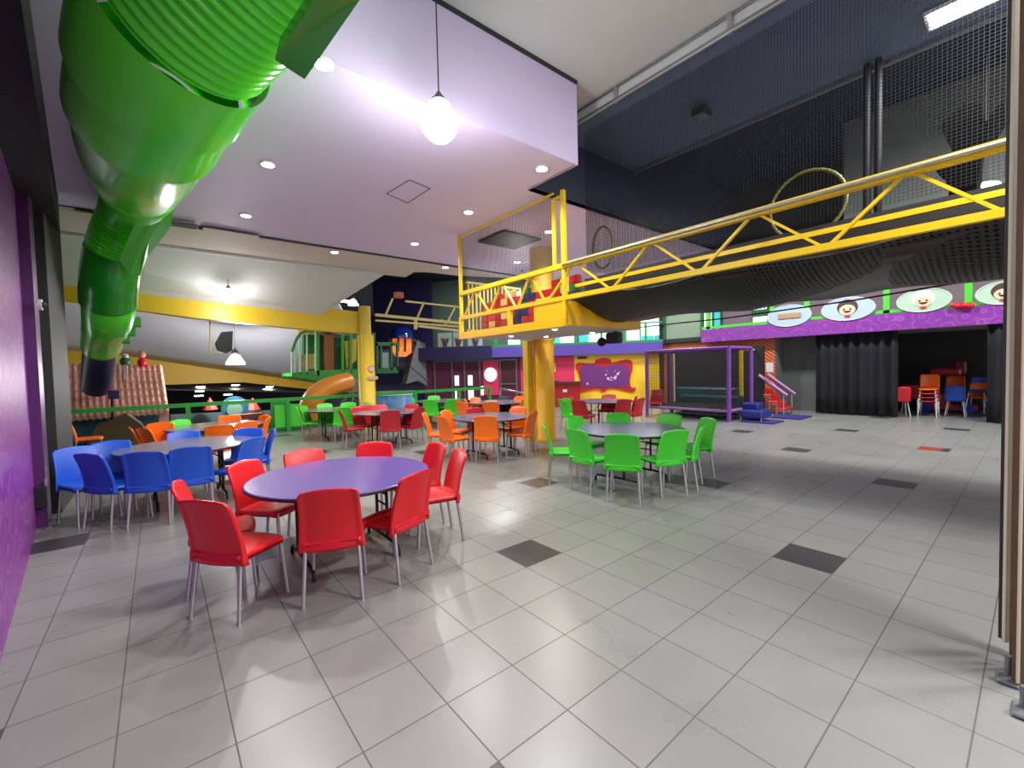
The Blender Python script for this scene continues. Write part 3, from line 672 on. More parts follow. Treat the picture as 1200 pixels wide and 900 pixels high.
for px, py, lb, da in ((397, 481, 'leftmost red chair of the set near the yellow pillar', 0), (416, 477, 'red chair second from left of the set near the yellow pillar', 0), (428, 474.5, 'red chair half hidden behind another, left of the yellow pillar base', 0), (446, 475, 'red chair directly in front of the yellow pillar base', 0), (457, 481, 'red chair in front of its table near the yellow pillar', 0), (485, 477.5, 'rightmost red chair of the set near the yellow pillar', 0), (478, 474, 'red chair behind the rightmost one near the yellow pillar', 0)):
    chair(px, py, 'dred', (*T5, da), lb, 'red chairs around the table near the yellow pillar')
T6 = (1.2, 8.6); table(T6, 0, 'round grey folding table among green chairs by the green railing')
for px, py, lb, da in ((347, 477, 'leftmost edge-on green chair by the green railing post', 0), (359, 475.5, 'green chair second from left by the railing', 0), (381, 473, 'green chair behind its table by the railing, left', 0), (406, 472, 'green chair behind its table by the railing, right', 0), (402, 477, 'green chair hidden behind the leftmost red chair', 0), (424, 472, 'pale green chair beside the yellow pillar', 0)):
    chair(px, py, 'green', (*T6, da), lb, 'green chairs by the railing')
T7 = (-1.5, 6.9); table(T7, 0, 'round grey folding table among orange chairs behind the blue set')
for px, py, c_, lb, da in ((151, 501, 'orange', 'narrow edge-on orange chair behind the blue set', 0), (166, 502, 'orange', 'orange chair left of its table behind the blue set', 0), (194, 495, 'orange', 'orange chair at the left back of its table behind the blue set', -105), (226, 492, 'green', 'single green chair among the orange ones behind the blue set', 0), (266, 488, 'orange', 'orange chair at the far side of its table behind the blue set', -110), (257, 498, 'orange', 'orange chair in front of its table behind the blue set', 0), (290, 494, 'orange', 'orange chair right front of its table behind the blue set', 0), (300, 487.5, 'orange', 'orange chair at the right end of its table, farther one', 0), (315, 489, 'orange', 'edge-on orange chair rightmost behind the blue set', 0)):
    chair(px, py, c_, (*T7, da), lb, 'chairs around the table behind the blue set')
chair(78, 492, 'orange', 5, 'lone orange chair seen from the side next to the charcoal column', None)
T8 = (6.9, 4.72); table(T8, 0, 'round grey folding table among red chairs before the framed yellow wall')
for px, py, lb, da in ((677, 469, 'large-looking red chair left of the table before the framed wall', 0), (688, 465, 'red chair behind the left end of the table before the framed wall', 0), (711, 463.5, 'red chair behind the middle of the table before the framed wall', 0), (732, 468, 'red chair in front of the right end of the table before the framed wall', 0), (743, 464.5, 'red chair at the right end of the table before the framed wall', 0), (752, 466.5, 'rightmost red chair before the framed yellow wall', 0)):
    chair(px, py, 'dred', (*T8, da), lb, 'red chairs before the framed yellow wall')
chair(663, 466.5, 'green', -20, 'green chair right of the amber pillar, front one of a pair', None)
chair(657, 468, 'green', -20, 'green chair right of the amber pillar, edge-on one of a pair', None)
chair(771, 456.5, 'dred', 200, 'lone red chair standing beside the purple trampoline frame', None)
T9 = fl(517, 469, .745); table(T9, 20, 'distant round table among green chairs at the railing end')
for px, py, lb, da in ((488, 466, 'distant green chair left of its table at the railing end', 0), (513, 464.5, 'distant green chair behind its table at the railing end', 0), (503, 468.5, 'distant green chair in front of its table at the railing end', 0), (530, 468, 'distant dark green chair right of its table at the railing end', 0)):
    chair(px, py, 'green', (T9.x, T9.y, da), lb, 'distant green chairs at the railing end')
T10 = (4.95, 6.9); table(T10, 20, 'round grey folding table behind the orange set, left of the amber pillar')
for px, py, c_, lb, da in ((538, 470.5, 'orange', 'distant orange chair leftmost of the back set', 0), (550, 467.5, 'orange', 'distant orange chair second from left of the back set', 0), (564, 466, 'orange', 'distant orange chair behind the back table', 0), (575, 471, 'orange', 'orange chair of the back set facing away, centre', 0), (602, 465, 'orange', 'distant orange chair at the right back of the back table', 0), (616, 467, 'orange', 'orange chair of the back set beside the amber pillar', 0), (590, 464.5, 'black', 'black chair behind the back table', 0)):
    chair(px, py, c_, (*T10, da), lb, 'chairs around the back table left of the amber pillar')

# stage chairs (shell chairs with straight chromed legs)
def make_shell(m, stack=None):
    root = bpy.data.objects.new('school_chair', None); COL.objects.link(root); ORG[root.name] = Vector()
    def back(u, v):
        a = (u-.5)*2; cr = max(0, (v-.8)/.2); c0 = max(0, (.2-v)/.2); hw = .21*(1-.14*cr*cr-.08*c0*c0)
        p = Vector((-.2-.06*v+.03*a*a, a*hw, .43+.43*v)); return p, p-Vector((.012, 0, 0))
    def seat(u, v):
        a = (u-.5)*2; cr = max(0, (v-.8)/.2); p = Vector((-.2+.4*v, a*.2*(1-.1*cr*cr), .46-.015*(1-a*a)+(.05*max(0, .15-v)/.15))); return p, p-Vector((0, 0, .03))
    MB().sheet(seat, 12, 12).build('seat', m, root); MB().sheet(back, 14, 12).build('backrest', m, root)
    for sx, sy in ((1, 1), (1, -1), (-1, 1), (-1, -1)):
        MB().tube([(sx*.13, sy*.15, .44), (sx*.22, sy*.2, 0)], .0125, 8).build('leg', M_chrome, root)
    return root
sp_ = {}
def shell(px, py, color, ang, label, zt=.84, dz=0, D=None):
    m = dict(red=M_red, dred=M_dred, blue=M_blue, orange=M_org)[color]
    if color not in sp_: sp_[color] = o = make_shell(m)
    else: o = copy_tree(sp_[color])
    o.name = 'school_chair'; p = dep(px, py, D) if D else fl(px, py, zt+dz); a = math.radians(ang)
    o.location = (p.x+.27*math.cos(a), p.y+.27*math.sin(a), dz); o.rotation_euler = (0, 0, a); tag(o, label, 'chair', 'shell chairs stored on the stage'); return o
shell(1057, 449.5, 'red', 20, 'front red shell chair at the left of the stage opening', D=12.4)
shell(1066, 443.5, 'dred', 0, 'dark red shell chair behind the front red one', D=13.3)
for i, dz in enumerate((0, .11, .22, .34)):
    shell(1090, 437.5, ('dred', 'dred', 'red', 'orange')[i], 180, ('bottom dark red chair of the tall orange-topped stack', 'second dark red chair from the bottom of the tall orange-topped stack', 'bright red chair just under the orange top of the tall stack', 'top orange chair of the tall stack beside the ride-on car')[i], dz=dz, D=12.6)
shell(1120, 441, 'orange', 180, 'orange shell chair behind the front blue one', dz=0.25, D=13.3)
shell(1120, 447, 'red', 180, 'red shell chair under the raised orange one behind the front blue one', dz=0.1, D=13.3)
shell(1119, 453, 'blue', 0, 'front blue shell chair before the ride-on car', D=12.2)
shell(1149, 447, 'orange', 170, 'orange shell chair at the bottom of the right stack', dz=.06, D=12.7)
shell(1150, 443, 'blue', 170, 'blue shell chair stacked on the orange one at right', dz=.22, D=12.7)

# ================================================================== FAR RIGHT: stage, band, mezzanine
XC = 13.9
struct('wall_grey', MB().box((14.55, 1.5, 0), (14.7, 3.6, 2.6)), M_grey)
struct('wall_stage_back', MB().box((17.2, -7, 0), (17.3, 2, 3.0)), M_charcoal)
struct('ceiling_stage', MB().box((13.8, -7, 2.5), (17.3, 3.6, 2.55)), mat('stage_ceiling', (150, 140, 138), .7))
def curtain(y0, y1, label, x=XC):
    def f(u, v):
        y = y0+(y1-y0)*u; p = Vector((x+.05*math.sin(u*abs(y1-y0)*26)+.02*math.sin(u*37), y, 2.5*(1-v)+.02)); return p, p+Vector((.015, 0, 0))
    tag(MB().sheet(f, max(24, int(abs(y1-y0)*40)), 4).build('curtain', mat('black_velvet', (14, 16, 24), .85, var=.2)), label, 'curtain')
yA = pl(956, 450, 0, XC).y; yB = pl(1052, 450, 0, XC).y; yC = pl(1157, 450, 0, XC).y
curtain(yA, yB, 'wide black stage curtain on the left of the stage opening')
curtain(yC, -4.5, 'black stage curtain at the right beside the door edge', XC-.15)
tag(MB().box((16.5, -2.0, 0), (16.6, -1.9, .1)).build('floor_box', M_black), 'small black floor box in the dark stage', 'box') if False else None
# purple band
yL = pl(823, 400, 0, 13.7).y
struct('trim_11', MB().box((13.62, -6, 2.47), (13.8, yL, 2.94)), M_pband)
# mezzanine rail, plates, back wall with windows
struct('floor_mezzanine', MB().box((13.8, -7, 2.55), (17.3, 7.1, 2.7)), M_charcoal)
struct('wall_mezzanine', MB().box((15.6, -7, 2.7), (15.7, 7.6, 5.9)), mat('dusky_pink_wall', (142, 122, 132), .6, var=.15, scale=2))
t = thing('mezzanine_railing', 'bright green mezzanine railing above the purple band', 'railing', (13.72, 1, 2.94))
MB().box((13.66, -6, 2.96), (13.74, yL, 3.05)).build('bottom_rail', M_lgreen, t)
MB().box((13.66, -6, 3.85), (13.74, yL, 3.93)).build('top_rail', M_dgreen, t)
for px in (830, 905, 946, 1039, 1135, 1183):
    y = pl(px, 360, 0, 13.7).y; MB().box((13.66, y-.07, 2.95), (13.75, y+.07, 3.9)).build('post', M_lgreen, t)
def plate(px, py, w_, h_, kind, label):
    c_ = pl(px, py, 0, 13.6); a = abs(pl(px-w_/2, py, 0, 13.6).y-pl(px+w_/2, py, 0, 13.6).y)/2; b_ = abs(pl(px, py-h_/2, 0, 13.6).z-pl(px, py+h_/2, 0, 13.6).z)/2
    t = thing('plate_panel', label, 'panel', c_, None)
    el = lambda s, dx: [c_+Vector((dx, a*s*math.cos(2*PI*k/40), b_*s*math.sin(2*PI*k/40))) for k in range(40)]
    m0 = {'g': mat('pale_green_disc', (172, 200, 178), .4), 'b': mat('pale_blue_disc', (168, 188, 208), .4)}[kind[0]]
    MB().prism(el(1, 0), (.05, 0, 0)).build('dish', m0, t)
    f = MB()
    e1 = el(.95, -.006)
    for k in range(40): f.bar(e1[k], e1[(k+1) % 40], .02, .012)
    f.build('rim_line', M_chrome, t)
    if kind[1] == 'f':   # plain smiling face, generic
        r = b_*.52; q0 = c_+Vector((-.012, -.0, 0))
        rr = lambda s, dy, dz, sx=1: [q0+Vector((0, dy+r*s*sx*math.cos(2*PI*k/24), dz+r*s*math.sin(2*PI*k/24))) for k in range(24)]
        MB().prism(rr(1.25, 0, .05, 1.1), (.01, 0, 0)).build('hair', mat('dark_hair_print', (70, 50, 40), .5) if kind[2] == 'd' else M_winp, t)
        MB().prism([p+Vector((-.008, 0, 0)) for p in rr(.85, 0, -.03, 1.25)], (.008, 0, 0)).build('face', mat('face_print', (232, 190, 160), .5), t)
        e = MB()
        for s in (-1, 1): e.prism([p+Vector((-.016, s*r*.42, r*.12)) for p in rr(.14, 0, -.03)], (.008, 0, 0))
        e.prism([q0+Vector((-.016, r*.5*math.cos(PI+PI*k/8), -r*.30+r*.32*math.sin(PI+PI*k/8))) for k in range(9)], (.008, 0, 0))
        e.build('features', M_black, t)
        MB().box(q0+Vector((-.02, -r*.35, -r*1.3)), q0+Vector((-.005, r*.35, -r*1.0))).build('neckerchief', M_red, t)
    else:
        MB().bbox(c_+Vector((-.03, -.35, -.1)), c_+Vector((-.005, .3, .08)), .02).build('sandwich', mat('sandwich_print', (170, 140, 100), .5), t)
plate(924, 370, 52, 26, 'bs', 'oval pale blue plate panel with a sandwich, leftmost on the mezzanine rail')
plate(993, 362, 64, 28, 'bfd', 'oval pale blue plate panel with a smiling dark-haired face')
plate(1082, 352, 66, 28, 'gfl', 'oval pale green plate panel with a smiling face in a cap')
plate(1176, 343, 70, 28, 'gfd', 'oval pale green plate panel partly cut by the door edge')
c_ = pl(1127, 358, 0, 13.56); tag(MB().ball(c_, .1, 12, (1, 1.6, .8)).ball(c_+Vector((0, -.15, -.02)), .08, 10).ball(c_+Vector((0, .15, .03)), .07, 10).build('tomato_ornament', M_red), 'red tomato ornament on the purple band below the green post', 'ornament')
# mezzanine windows
def win(name, poly, m, label=None):
    return MB().prism(poly, (.05, 0, 0))
def wall_window(n, px0, px1, rows_, X=15.55):
    """rows_ = list of (ytop, ybottom, material)"""
    fr = MB()
    y0 = pl(px0, 380, 0, X).y; y1 = pl(px1, 380, 0, X).y
    zt = pl((px0+px1)/2, rows_[0][0], 0, X).z; zb = pl((px0+px1)/2, rows_[-1][1], 0, X).z
    fr.box((X-.02, y0, zb-.05), (X+.06, y1, zt+.05)); o = fr.build('window_%d' % n, M_dgreen); o['kind'] = 'structure'
    for (a0, a1, m) in rows_:
        za = pl((px0+px1)/2, a0, 0, X).z; zb2 = pl((px0+px1)/2, a1, 0, X).z
        MB().box((X-.05, y0-.06, zb2+.01), (X-.02, y1+.06, za-.01)).build('pane', m, o)
wall_window(1, 881, 901, ((345, 350, M_win), (355, 363, M_win), (371, 378, M_win), (379, 386, M_wint)))
wall_window(2, 824, 836, ((360, 388, M_win),))
wall_window(3, 836, 846, ((360, 388, M_wint),))
wall_window(4, 814, 823, ((360, 388, M_win), (388, 396, M_wint)))

# ---- slatted orange timber wall behind the trampoline
M_slat = stripe_mat('orange_slats', (206, 110, 66), (120, 52, 34), (1, 2), .16, .35)
yS0 = pl(908, 420, 0, 13.95).y; yS1 = 7.25
struct('wall_timber', MB().box((13.95, yS0, 0), (14.05, yS1, 2.58)), M_slat)
struct('wall_timber_end', MB().box((14.0, yS0-.05, 0), (14.9, yS0, 2.6)), M_grey)
# upper green/grey panel above slats
struct('wall_panel_green', MB().box((13.96, 5.6, 2.58), (14.02, 7.2, 3.65)), mat('green_grey_panel', (132, 152, 128), .5, var=.1))
struct('trim_12', MB().box((13.9, yL, 2.52), (13.97, 7.25, 2.62)).box((13.9, 5.5, 3.6), (13.97, 5.62, 2.6)).box((13.9, 7.1, 2.6), (13.97, 7.25, 3.7)), M_dgreen)
struct('trim_13', MB().box((13.85, 7.22, 0), (14.0, 7.36, 4.4)), M_charcoal)

# ================================================================== FAR WALL (yellow + pink + doors), along WD
def wbox(x0, x1, y0, y1, o0, o1, xm=None):
    """box on the far wall: pixel x range, pixel y range taken at the middle, offsets towards the camera"""
    xm = xm or (x0+x1)/2
    zt = w1(xm, y0, o1).z; zb = w1(xm, y1, o1).z
    a = w1(x0, (y0+y1)/2, o1); b = w1(x1, (y0+y1)/2, o1)
    a = Vector((a.x, a.y, 0)); b = Vector((b.x, b.y, 0)); dn = WN*(o0-o1)
    return MB().prism([a+_u*zb, b+_u*zb, b+_u*zt, a+_u*zt], dn)
def wz(x0, x1, zb, zt, o0, o1):
    a = w1(x0, 430, o1); b = w1(x1, 430, o1); a = Vector((a.x, a.y, 0)); b = Vector((b.x, b.y, 0))
    return MB().prism([a+_u*zb, b+_u*zb, b+_u*zt, a+_u*zt], WN*(o0-o1))
M_wyel = mat('wall_yellow', (250, 205, 40), .5, var=.04); M_pink = mat('wall_pink', (222, 50, 96), .5, var=.05)
struct('wall_far_yellow', wz(673, 776, 0, 2.2, -.1, 0), M_wyel)
struct('wall_far_pink', wz(610, 673, 0, 2.2, -.1, -.02), M_pink)
struct('wall_far_maroon', wz(497, 610, 0, 2.2, -.1, 0), mat('maroon_wall', (92, 28, 62), .5, var=.1))
struct('baseboard_far', wz(673, 776, 0, .12, 0, .03), M_beige)
struct('trim_14', wz(577, 777, 2.16, 2.62, -.3, .35), M_violet)
struct('trim_15', wz(440, 577, 2.1, 2.68, -.3, .30), M_dviolet)
struct('wall_far_upper', wz(440, 778, 2.62, 5.9, -1.2, -1.0), mat('teal_grey_wall', (90, 110, 104), .6, var=.15))
# mezzanine over far wall: green rail and windows
t = thing('mezzanine_railing', 'green framed railing above the violet band of the far wall', 'railing', w1(680, 400, .3))
wz(577, 777, 2.62, 2.70, .22, .30).build('bottom_rail', M_green, t)
wz(577, 777, 3.38, 3.44, .22, .30).build('top_rail', M_green, t)
for px in (580, 612, 647, 674, 704, 732, 756): wz(px, px+2.6, 2.66, 3.42, .22, .30).build('post', M_green, t)
for i, (x0, x1, m) in enumerate(((596, 610, M_winp), (649, 657, M_wint), (657, 673, M_win), (679, 690, M_wint), (690, 712, M_win), (734, 750, M_winp), (752, 766, M_win), (767, 775, M_win))):
    o = wz(x0, x1, 2.72, 3.4 if x0 < 740 else 4.2, -1.0, -.9).build('window_%d' % (5+i), m); o['kind'] = 'structure'
for i, (x0, x1) in enumerate(((752, 766), (767, 775))):
    o = wz(x0, x1, 2.68, 2.95, -.9, -.86).build('window_%d' % (13+i), M_wint); o['kind'] = 'structure'
# plants/figures behind the dark band: pale mural panels
for x0, x1, lb in ((514, 530, 'pale mural panel with plants above the dark band, left'), (532, 543, 'pale mural panel above the dark band, middle'), (549, 566, 'pale mural panel with a pink tree above the dark band, right')):
    mp = thing('wall_mural', lb, 'panel', w1((x0+x1)/2, 405, .05))
    wz(x0, x1, 2.72, 3.35, -.02, .03).build('board', mat('pale_mural', (150, 164, 160), .6, var=.3, scale=4), mp)
    k = MB()
    cx = (x0+x1)/2
    for s in (-4, -2, 0, 2, 4): k.bar(w1(cx, 409, .06), w1(cx+s, 397-abs(s)*.3, .06), .03)
    k.build('branches', mat('mural_branches', (90, 50, 60), .6), mp)
# framed purple screen
fr = thing('baroque_frame', 'red curly baroque frame around a purple panel on the yellow wall', 'picture frame', w1(710, 442, .05))
def zp(x, y): return (640+x/8.571, 380+y/8.571)
outer = [(300, 440), (302, 400), (330, 385), (380, 388), (440, 395), (490, 388), (500, 355), (540, 345), (570, 336), (610, 345), (650, 352), (655, 385), (700, 378), (760, 362), (810, 352), (850, 362), (872, 395), (870, 450), (852, 500), (842, 560), (848, 625), (880, 640), (900, 632), (898, 665), (860, 678), (800, 668), (740, 655), (680, 642), (630, 645), (600, 668), (580, 683), (560, 672), (540, 655), (480, 655), (420, 668), (360, 680), (330, 690), (325, 660), (345, 610), (345, 560), (325, 500)]
MB().prism([w1(*zp(*q), .06) for q in outer], WN*(-.06)).build('frame', mat('frame_red', (196, 24, 34), .5), fr)
inner = [(345, 445), (370, 415), (440, 405), (510, 412), (560, 425), (600, 425), (650, 408), (760, 400), (815, 412), (830, 440), (828, 630), (580, 636), (352, 632)]
pn = MB().prism([w1(*zp(*q), .075) for q in inner], WN*(-.02)).build('purple_panel', mat('purple_panel', (108, 48, 118), .45, var=.08), fr)
bb = MB()
for x, y, r in ((600, 508, 10), (622, 545, 14), (655, 535, 9), (690, 540, 16), (700, 525, 12), (720, 498, 14), (690, 470, 6), (615, 468, 5), (660, 560, 7), (415, 597, 12), (735, 480, 6), (640, 560, 8)):
    c_ = w1(*zp(x, y), .08); p_, o_ = disc_at(c_, r/8.571*17.5/507, WN, .006, 12); MB().prism(p_, o_).build('bubble_print', mat('bubble_print', (226, 190, 224), .5), pn)
# pink counter
ct = thing('service_counter', 'red service counter with a dark worktop before the pink wall', 'counter', w1(655, 465, .6))
wz(636, 679, 0, .98, .3, .7).build('front_panel', mat('counter_red', (164, 24, 30), .45), ct)
wz(634, 681, .98, 1.06, .25, .8).build('worktop', mat('dark_worktop', (70, 50, 46), .4), ct)
wz(659, 664, .62, .74, .7, .72).build('notice', M_white, ct)
c_ = w1(651, 449, .5); tag(MB().bbox(c_-Vector((.12, .12, .16)), c_+Vector((.12, .12, .1)), .04).build('cash_register', M_navy), 'small dark blue machine on the red counter', 'machine')
c_ = w1(648, 432, 0); tag(wz(646.5, 651, 1.45, 1.85, 0, .03).build('wall_poster', M_cream), 'small cream poster on the pink wall beside the pillar', 'poster')
o = wz(677, 688, 2.0, 2.1, 0, .04).build('wall_vent', M_charcoal); tag(o, 'small dark vent at the top of the yellow wall', 'vent')
# doors and windows of the maroon facade
t = thing('glazed_doors', 'grey metal framed glazed entrance doors in the maroon wall', 'door', w1(545, 460, .05))
for px in (508, 528.5, 543, 561, 585, 604): wz(px, px+1.6, 0, 2.1, .0, .06).build('mullion', M_steel, t)
wz(508, 606, 2.02, 2.1, 0, .07).build('head_rail', M_steel, t)
for x0, x1, zb, zt in ((532.5, 537, .95, 1.4), (548, 553, .95, 1.4), (532.5, 538, .3, .75), (548, 554, .3, .75), (563, 566, .5, .9)): wz(x0, x1, zb, zt, .0, .03).build('bright_pane', M_win, t)
wz(589, 603, 1.05, 1.95, 0, .03).build('shutter', mat('maroon_dark', (70, 30, 34), .5), t); wz(587, 605, .96, 1.02, 0, .06).build('shelf_rail', M_steel, t)
p_, o_ = disc_at(w1(575, 439, .03), .32, WN, .05, 28, .9)
t = thing('round_window_panel', 'pink panel with a round bright porthole beside the entrance doors', 'panel', w1(575, 440, .02))
wz(566, 584, .5, 2.02, 0, .03).build('pink_panel', M_pink, t)
po = MB().prism(p_, o_).build('porthole', mat('porthole_glass', (190, 205, 215), .2, var=.5, scale=9, emit=(200, 215, 225), es=.6), t)
t = thing('step_ladder', 'pale handrail rising beside the far entrance', 'handrail', w1(605, 470, 2.5))
a_, b_ = dep(586, 455.5, 15), dep(616, 461, 13.5)
MB().tube([a_, b_, Vector((b_.x, b_.y, 0))], .03, 8).tube([a_-_u*.01, Vector((a_.x, a_.y, 0))], .03, 8).build('rail_tube', M_alu, t)
# dark tall centre background closing the view between facade and vault
struct('wall_centre_dark', MB().prism([w1(440, 430, -.4)*1 - _u*2, w1(508, 430, .0)-_u*2, w1(508, 430, .0)+_u*4, w1(440, 430, -.4)+_u*4], WN*-.1), M_dviolet)

# ================================================================== TRAMPOLINE ENCLOSURE
TX0, TX1, TY0, TY1, TH = 10.12, 11.6, 2.87, 5.5, 2.1
t = thing('trampoline_enclosure', 'netted trampoline enclosure with purple padded posts', 'trampoline', ((TX0+TX1)/2, (TY0+TY1)/2, 0))
for x, y in ((TX0, TY0), (TX0, TY1), (TX1, TY0), (TX1, TY1)): MB().tube([(x, y, 0), (x, y, TH)], .06, 12).build('post', M_ppad, t)
for p, q in (((TX0, TY0), (TX0, TY1)), ((TX0, TY0), (TX1, TY0)), ((TX1, TY0), (TX1, TY1)), ((TX0, TY1), (TX1, TY1))):
    MB().tube([(*p, TH), (*q, TH)], .05, 10).build('top_bar', M_ppad, t); MB().tube([(*p, .3), (*q, .3)], .05, 10).build('frame_bar', mat('worn_purple_padding', (130, 92, 140), .5, var=.2), t)
MB().box((TX0+.04, TY0+.04, .30), (TX1-.04, TY1-.04, .36)).build('jump_mat', M_black, t)
n1 = net_mat('trampoline_net_front', (20, 18, 22), .05, .3, (1, 2)); n2 = net_mat('trampoline_net_side', (20, 18, 22), .05, .3, (0, 2))
MB().box((TX0+.02, TY0, .36), (TX0+.022, TY1, TH-.04)).build('net', n1, t); MB().box((TX0, TY0+.02, .36), (TX1, TY0+.022, TH-.04)).build('net', n2, t)
tag(MB().box((12.75, 2.95, .05), (12.85, 6.35, 2.2)).build('dark_screen', M_black), 'tall black screen standing behind the trampoline enclosure', 'screen')
yp = MB().tube([(12.14, 3.38, 0), (12.14, 3.38, 2.05)], .065, 12).build('yellow_post', M_yel, t)
MB().tube([(12.2, 5.75, 0), (12.2, 5.75, 2.05)], .04, 12).build('yellow_post', M_cream, t)
MB().tube([(12.95, 3.2, 0), (12.95, 3.2, 2.08), (12.14, 3.38, 2.08)], .05, 10).build('yellow_post', M_yel, t)
for i, (x0, y0, x1, y1, h0, h1) in enumerate(((12.3, 3.6, 12.7, 5.9, .02, .85), (11.75, 3.3, 12.2, 5.3, .02, .62))):
    tag(MB().bbox((x0, y0, h0), (x1, y1, h1), .06).build('foam_pad', mat('teal_vinyl', (16, 66, 74), .45)), ('teal foam pad at the back of the trampoline, taller one', 'teal foam pad in front of the taller one on the trampoline')[i], 'pad')
# entrance steps of the trampoline
s = thing('foam_step', 'blue padded step at the trampoline entrance', 'step', fl(880, 493))
c_ = fl(882, 494)
MB().bbox((c_.x-.15, c_.y-.3, .1), (c_.x+.55, c_.y+.3, .32), .04).build('cushion', mat('blue_vinyl', (34, 44, 120), .4), s)
MB().bbox((c_.x+.25, c_.y-.05, .3), (c_.x+.7, c_.y+.4, .5), .04).build('upper_cushion', mat('blue_vinyl', (34, 44, 120), .4), s)
for dx, dy in ((-.12, -.27), (-.12, .27), (.5, -.27), (.5, .27)): MB().tube([(c_.x+dx, c_.y+dy, 0), (c_.x+dx, c_.y+dy, .12)], .018, 8).build('leg', M_alu, s)
for (x, y, w_, d_, lb) in ((893, 494.5, .85, .8, 'blue floor mat in front of the trampoline step'), (925, 489, .9, 1.0, 'blue floor mat in front of the red staircase')):
    c_ = fl(x, y); tag(MB().bbox((c_.x-d_/2, c_.y-w_/2, 0.001), (c_.x+d_/2, c_.y+w_/2, .04), .015).build('floor_mat', mat('blue_mat_vinyl', (44, 44, 118), .45)), lb, 'mat')
# red staircase with purple padded handrails
s = thing('play_stairs', 'small red padded staircase with two lilac handrails beside the trampoline', 'stairs', fl(905, 486))
b0 = fl(921, 486.5); b1 = fl(889, 486.5)
for i in range(3):
    f0 = i/3; f1 = (i+1)/3; y0 = b0.y+(b1.y-b0.y)*f0; y1 = b0.y+(b1.y-b0.y)*f1; h = .22+.21*i
    MB().bbox((b0.x-.05, y0, h-.08), (b0.x+.65, y1+.1, h), .02).build('tread', mat('red_vinyl', (196, 34, 36), .4), s)
    MB().bbox((b0.x+.0, y1-.03, h), (b0.x+.62, y1+.06, h+.16), .02).build('riser', mat('red_vinyl', (196, 34, 36), .4), s)
    for xx in (b0.x-.03, b0.x+.62): MB().bar((xx, y0+.04, 0), (xx, y0+.04, h-.06), .035).bar((xx, y0+.04, h-.08), (xx, y1, h-.08), .03).build('frame_leg', M_alu, s)
for xx in (b0.x-.05, b0.x+.65):
    MB().tube([(xx, b0.y-.05, .62), (xx, b1.y+.15, 1.25)], .05, 10).build('handrail', mat('lilac_padding', (170, 120, 176), .45), s)
    MB().tube([(xx, b0.y+.05, 0), (xx, b0.y+.05, .66)], .018, 8).build('rail_post', M_alu, s)
tag(MB().box((12.6, 2.62, 1.35), (12.63, 2.82, 1.65)).build('rules_notice', M_white), 'small white notice beside the trampoline post', 'notice')
# ride-on car on the stage
c_ = dep(1110, 478, 13.2); c_ = Vector((c_.x, c_.y, 0))
t = thing('ride_on_car', 'red plastic ride-on fire truck with blue wheels behind the blue chair', 'toy', c_)
P = [(-.62, .2), (-.66, .38), (-.5, .52), (-.42, .72), (-.05, .74), (.02, .45), (.15, .32), (.6, .34), (.66, .2), (.5, .13), (-.5, .13)]
MB().prism([c_+Vector((-.22, -a, b*.76)) for a, b in P], (.44, 0, 0)).build('body', mat('toy_red', (190, 30, 40), .35), t)
for yy in (-.45, .45):
    o_ = MB(); pts, off = disc_at(c_+Vector((-.25, yy, .15)), .15, (1, 0, 0), .5, 20); o_.prism(pts, off); o_.build('wheel', mat('toy_blue', (40, 60, 200), .35), t)
MB().box(c_+Vector((-.235, .12, .40)), c_+Vector((-.22, .42, .43))).box(c_+Vector((-.235, .12, .50)), c_+Vector((-.22, .42, .53))).box(c_+Vector((-.235, .15, .43)), c_+Vector((-.22, .19, .5))).box(c_+Vector((-.235, .25, .43)), c_+Vector((-.22, .29, .5))).box(c_+Vector((-.235, .35, .43)), c_+Vector((-.22, .39, .5))).build('ladder_print', M_white, t)
pts, off = disc_at(dep(1113, 455, 13.95), 1.0, (-1, 0, 0), -.05, 40)
tag(MB().prism([p for p in pts], off).build('round_backdrop', mat('grey_disc', (120, 120, 110), .6)), 'large grey disc leaning behind the stored stage chairs', 'backdrop')
c_ = dep(1108, 436, 13.3); tag(MB().bbox(c_-Vector((.2, .35, .1)), c_+Vector((.2, .35, .12)), .05).build('foam_bolster', M_dred), 'orange red bolster lying on the stacked stage chairs', 'bolster')
c_ = dep(1125, 431, 13.3); tag(MB().bbox(c_-Vector((.1, .14, .2)), c_+Vector((.1, .14, .22)), .05).build('foam_wedge', mat('dull_red', (120, 40, 36), .5)), 'dull red upright foam wedge atop the stage pile', 'wedge')

# ================================================================== LEFT BACKGROUND
# green railing
YR_ = 11.0
def rx(px): return pl(px, 475, 1, YR_).x
t = thing('green_railing', 'long green metal railing separating the dining floor from the lower level', 'railing', (1, YR_, 0))
x0, x1 = rx(60), rx(574)
MB().bar((x0, YR_, .93), (x1, YR_, .93), .07, .10).build('top_rail', M_green, t)
MB().bar((x0, YR_, .10), (x1, YR_, .10), .05, .06).build('bottom_rail', M_dgreen, t)
for px in (220, 337, 487, 538, 574): MB().bar((rx(px), YR_, 0), (rx(px), YR_, .93), .10, .10).build('post', M_green, t)
MB().box((rx(322), YR_+.05, .02), (rx(352), YR_+.08, .78)).build('infill_panel', M_lgreen, t)
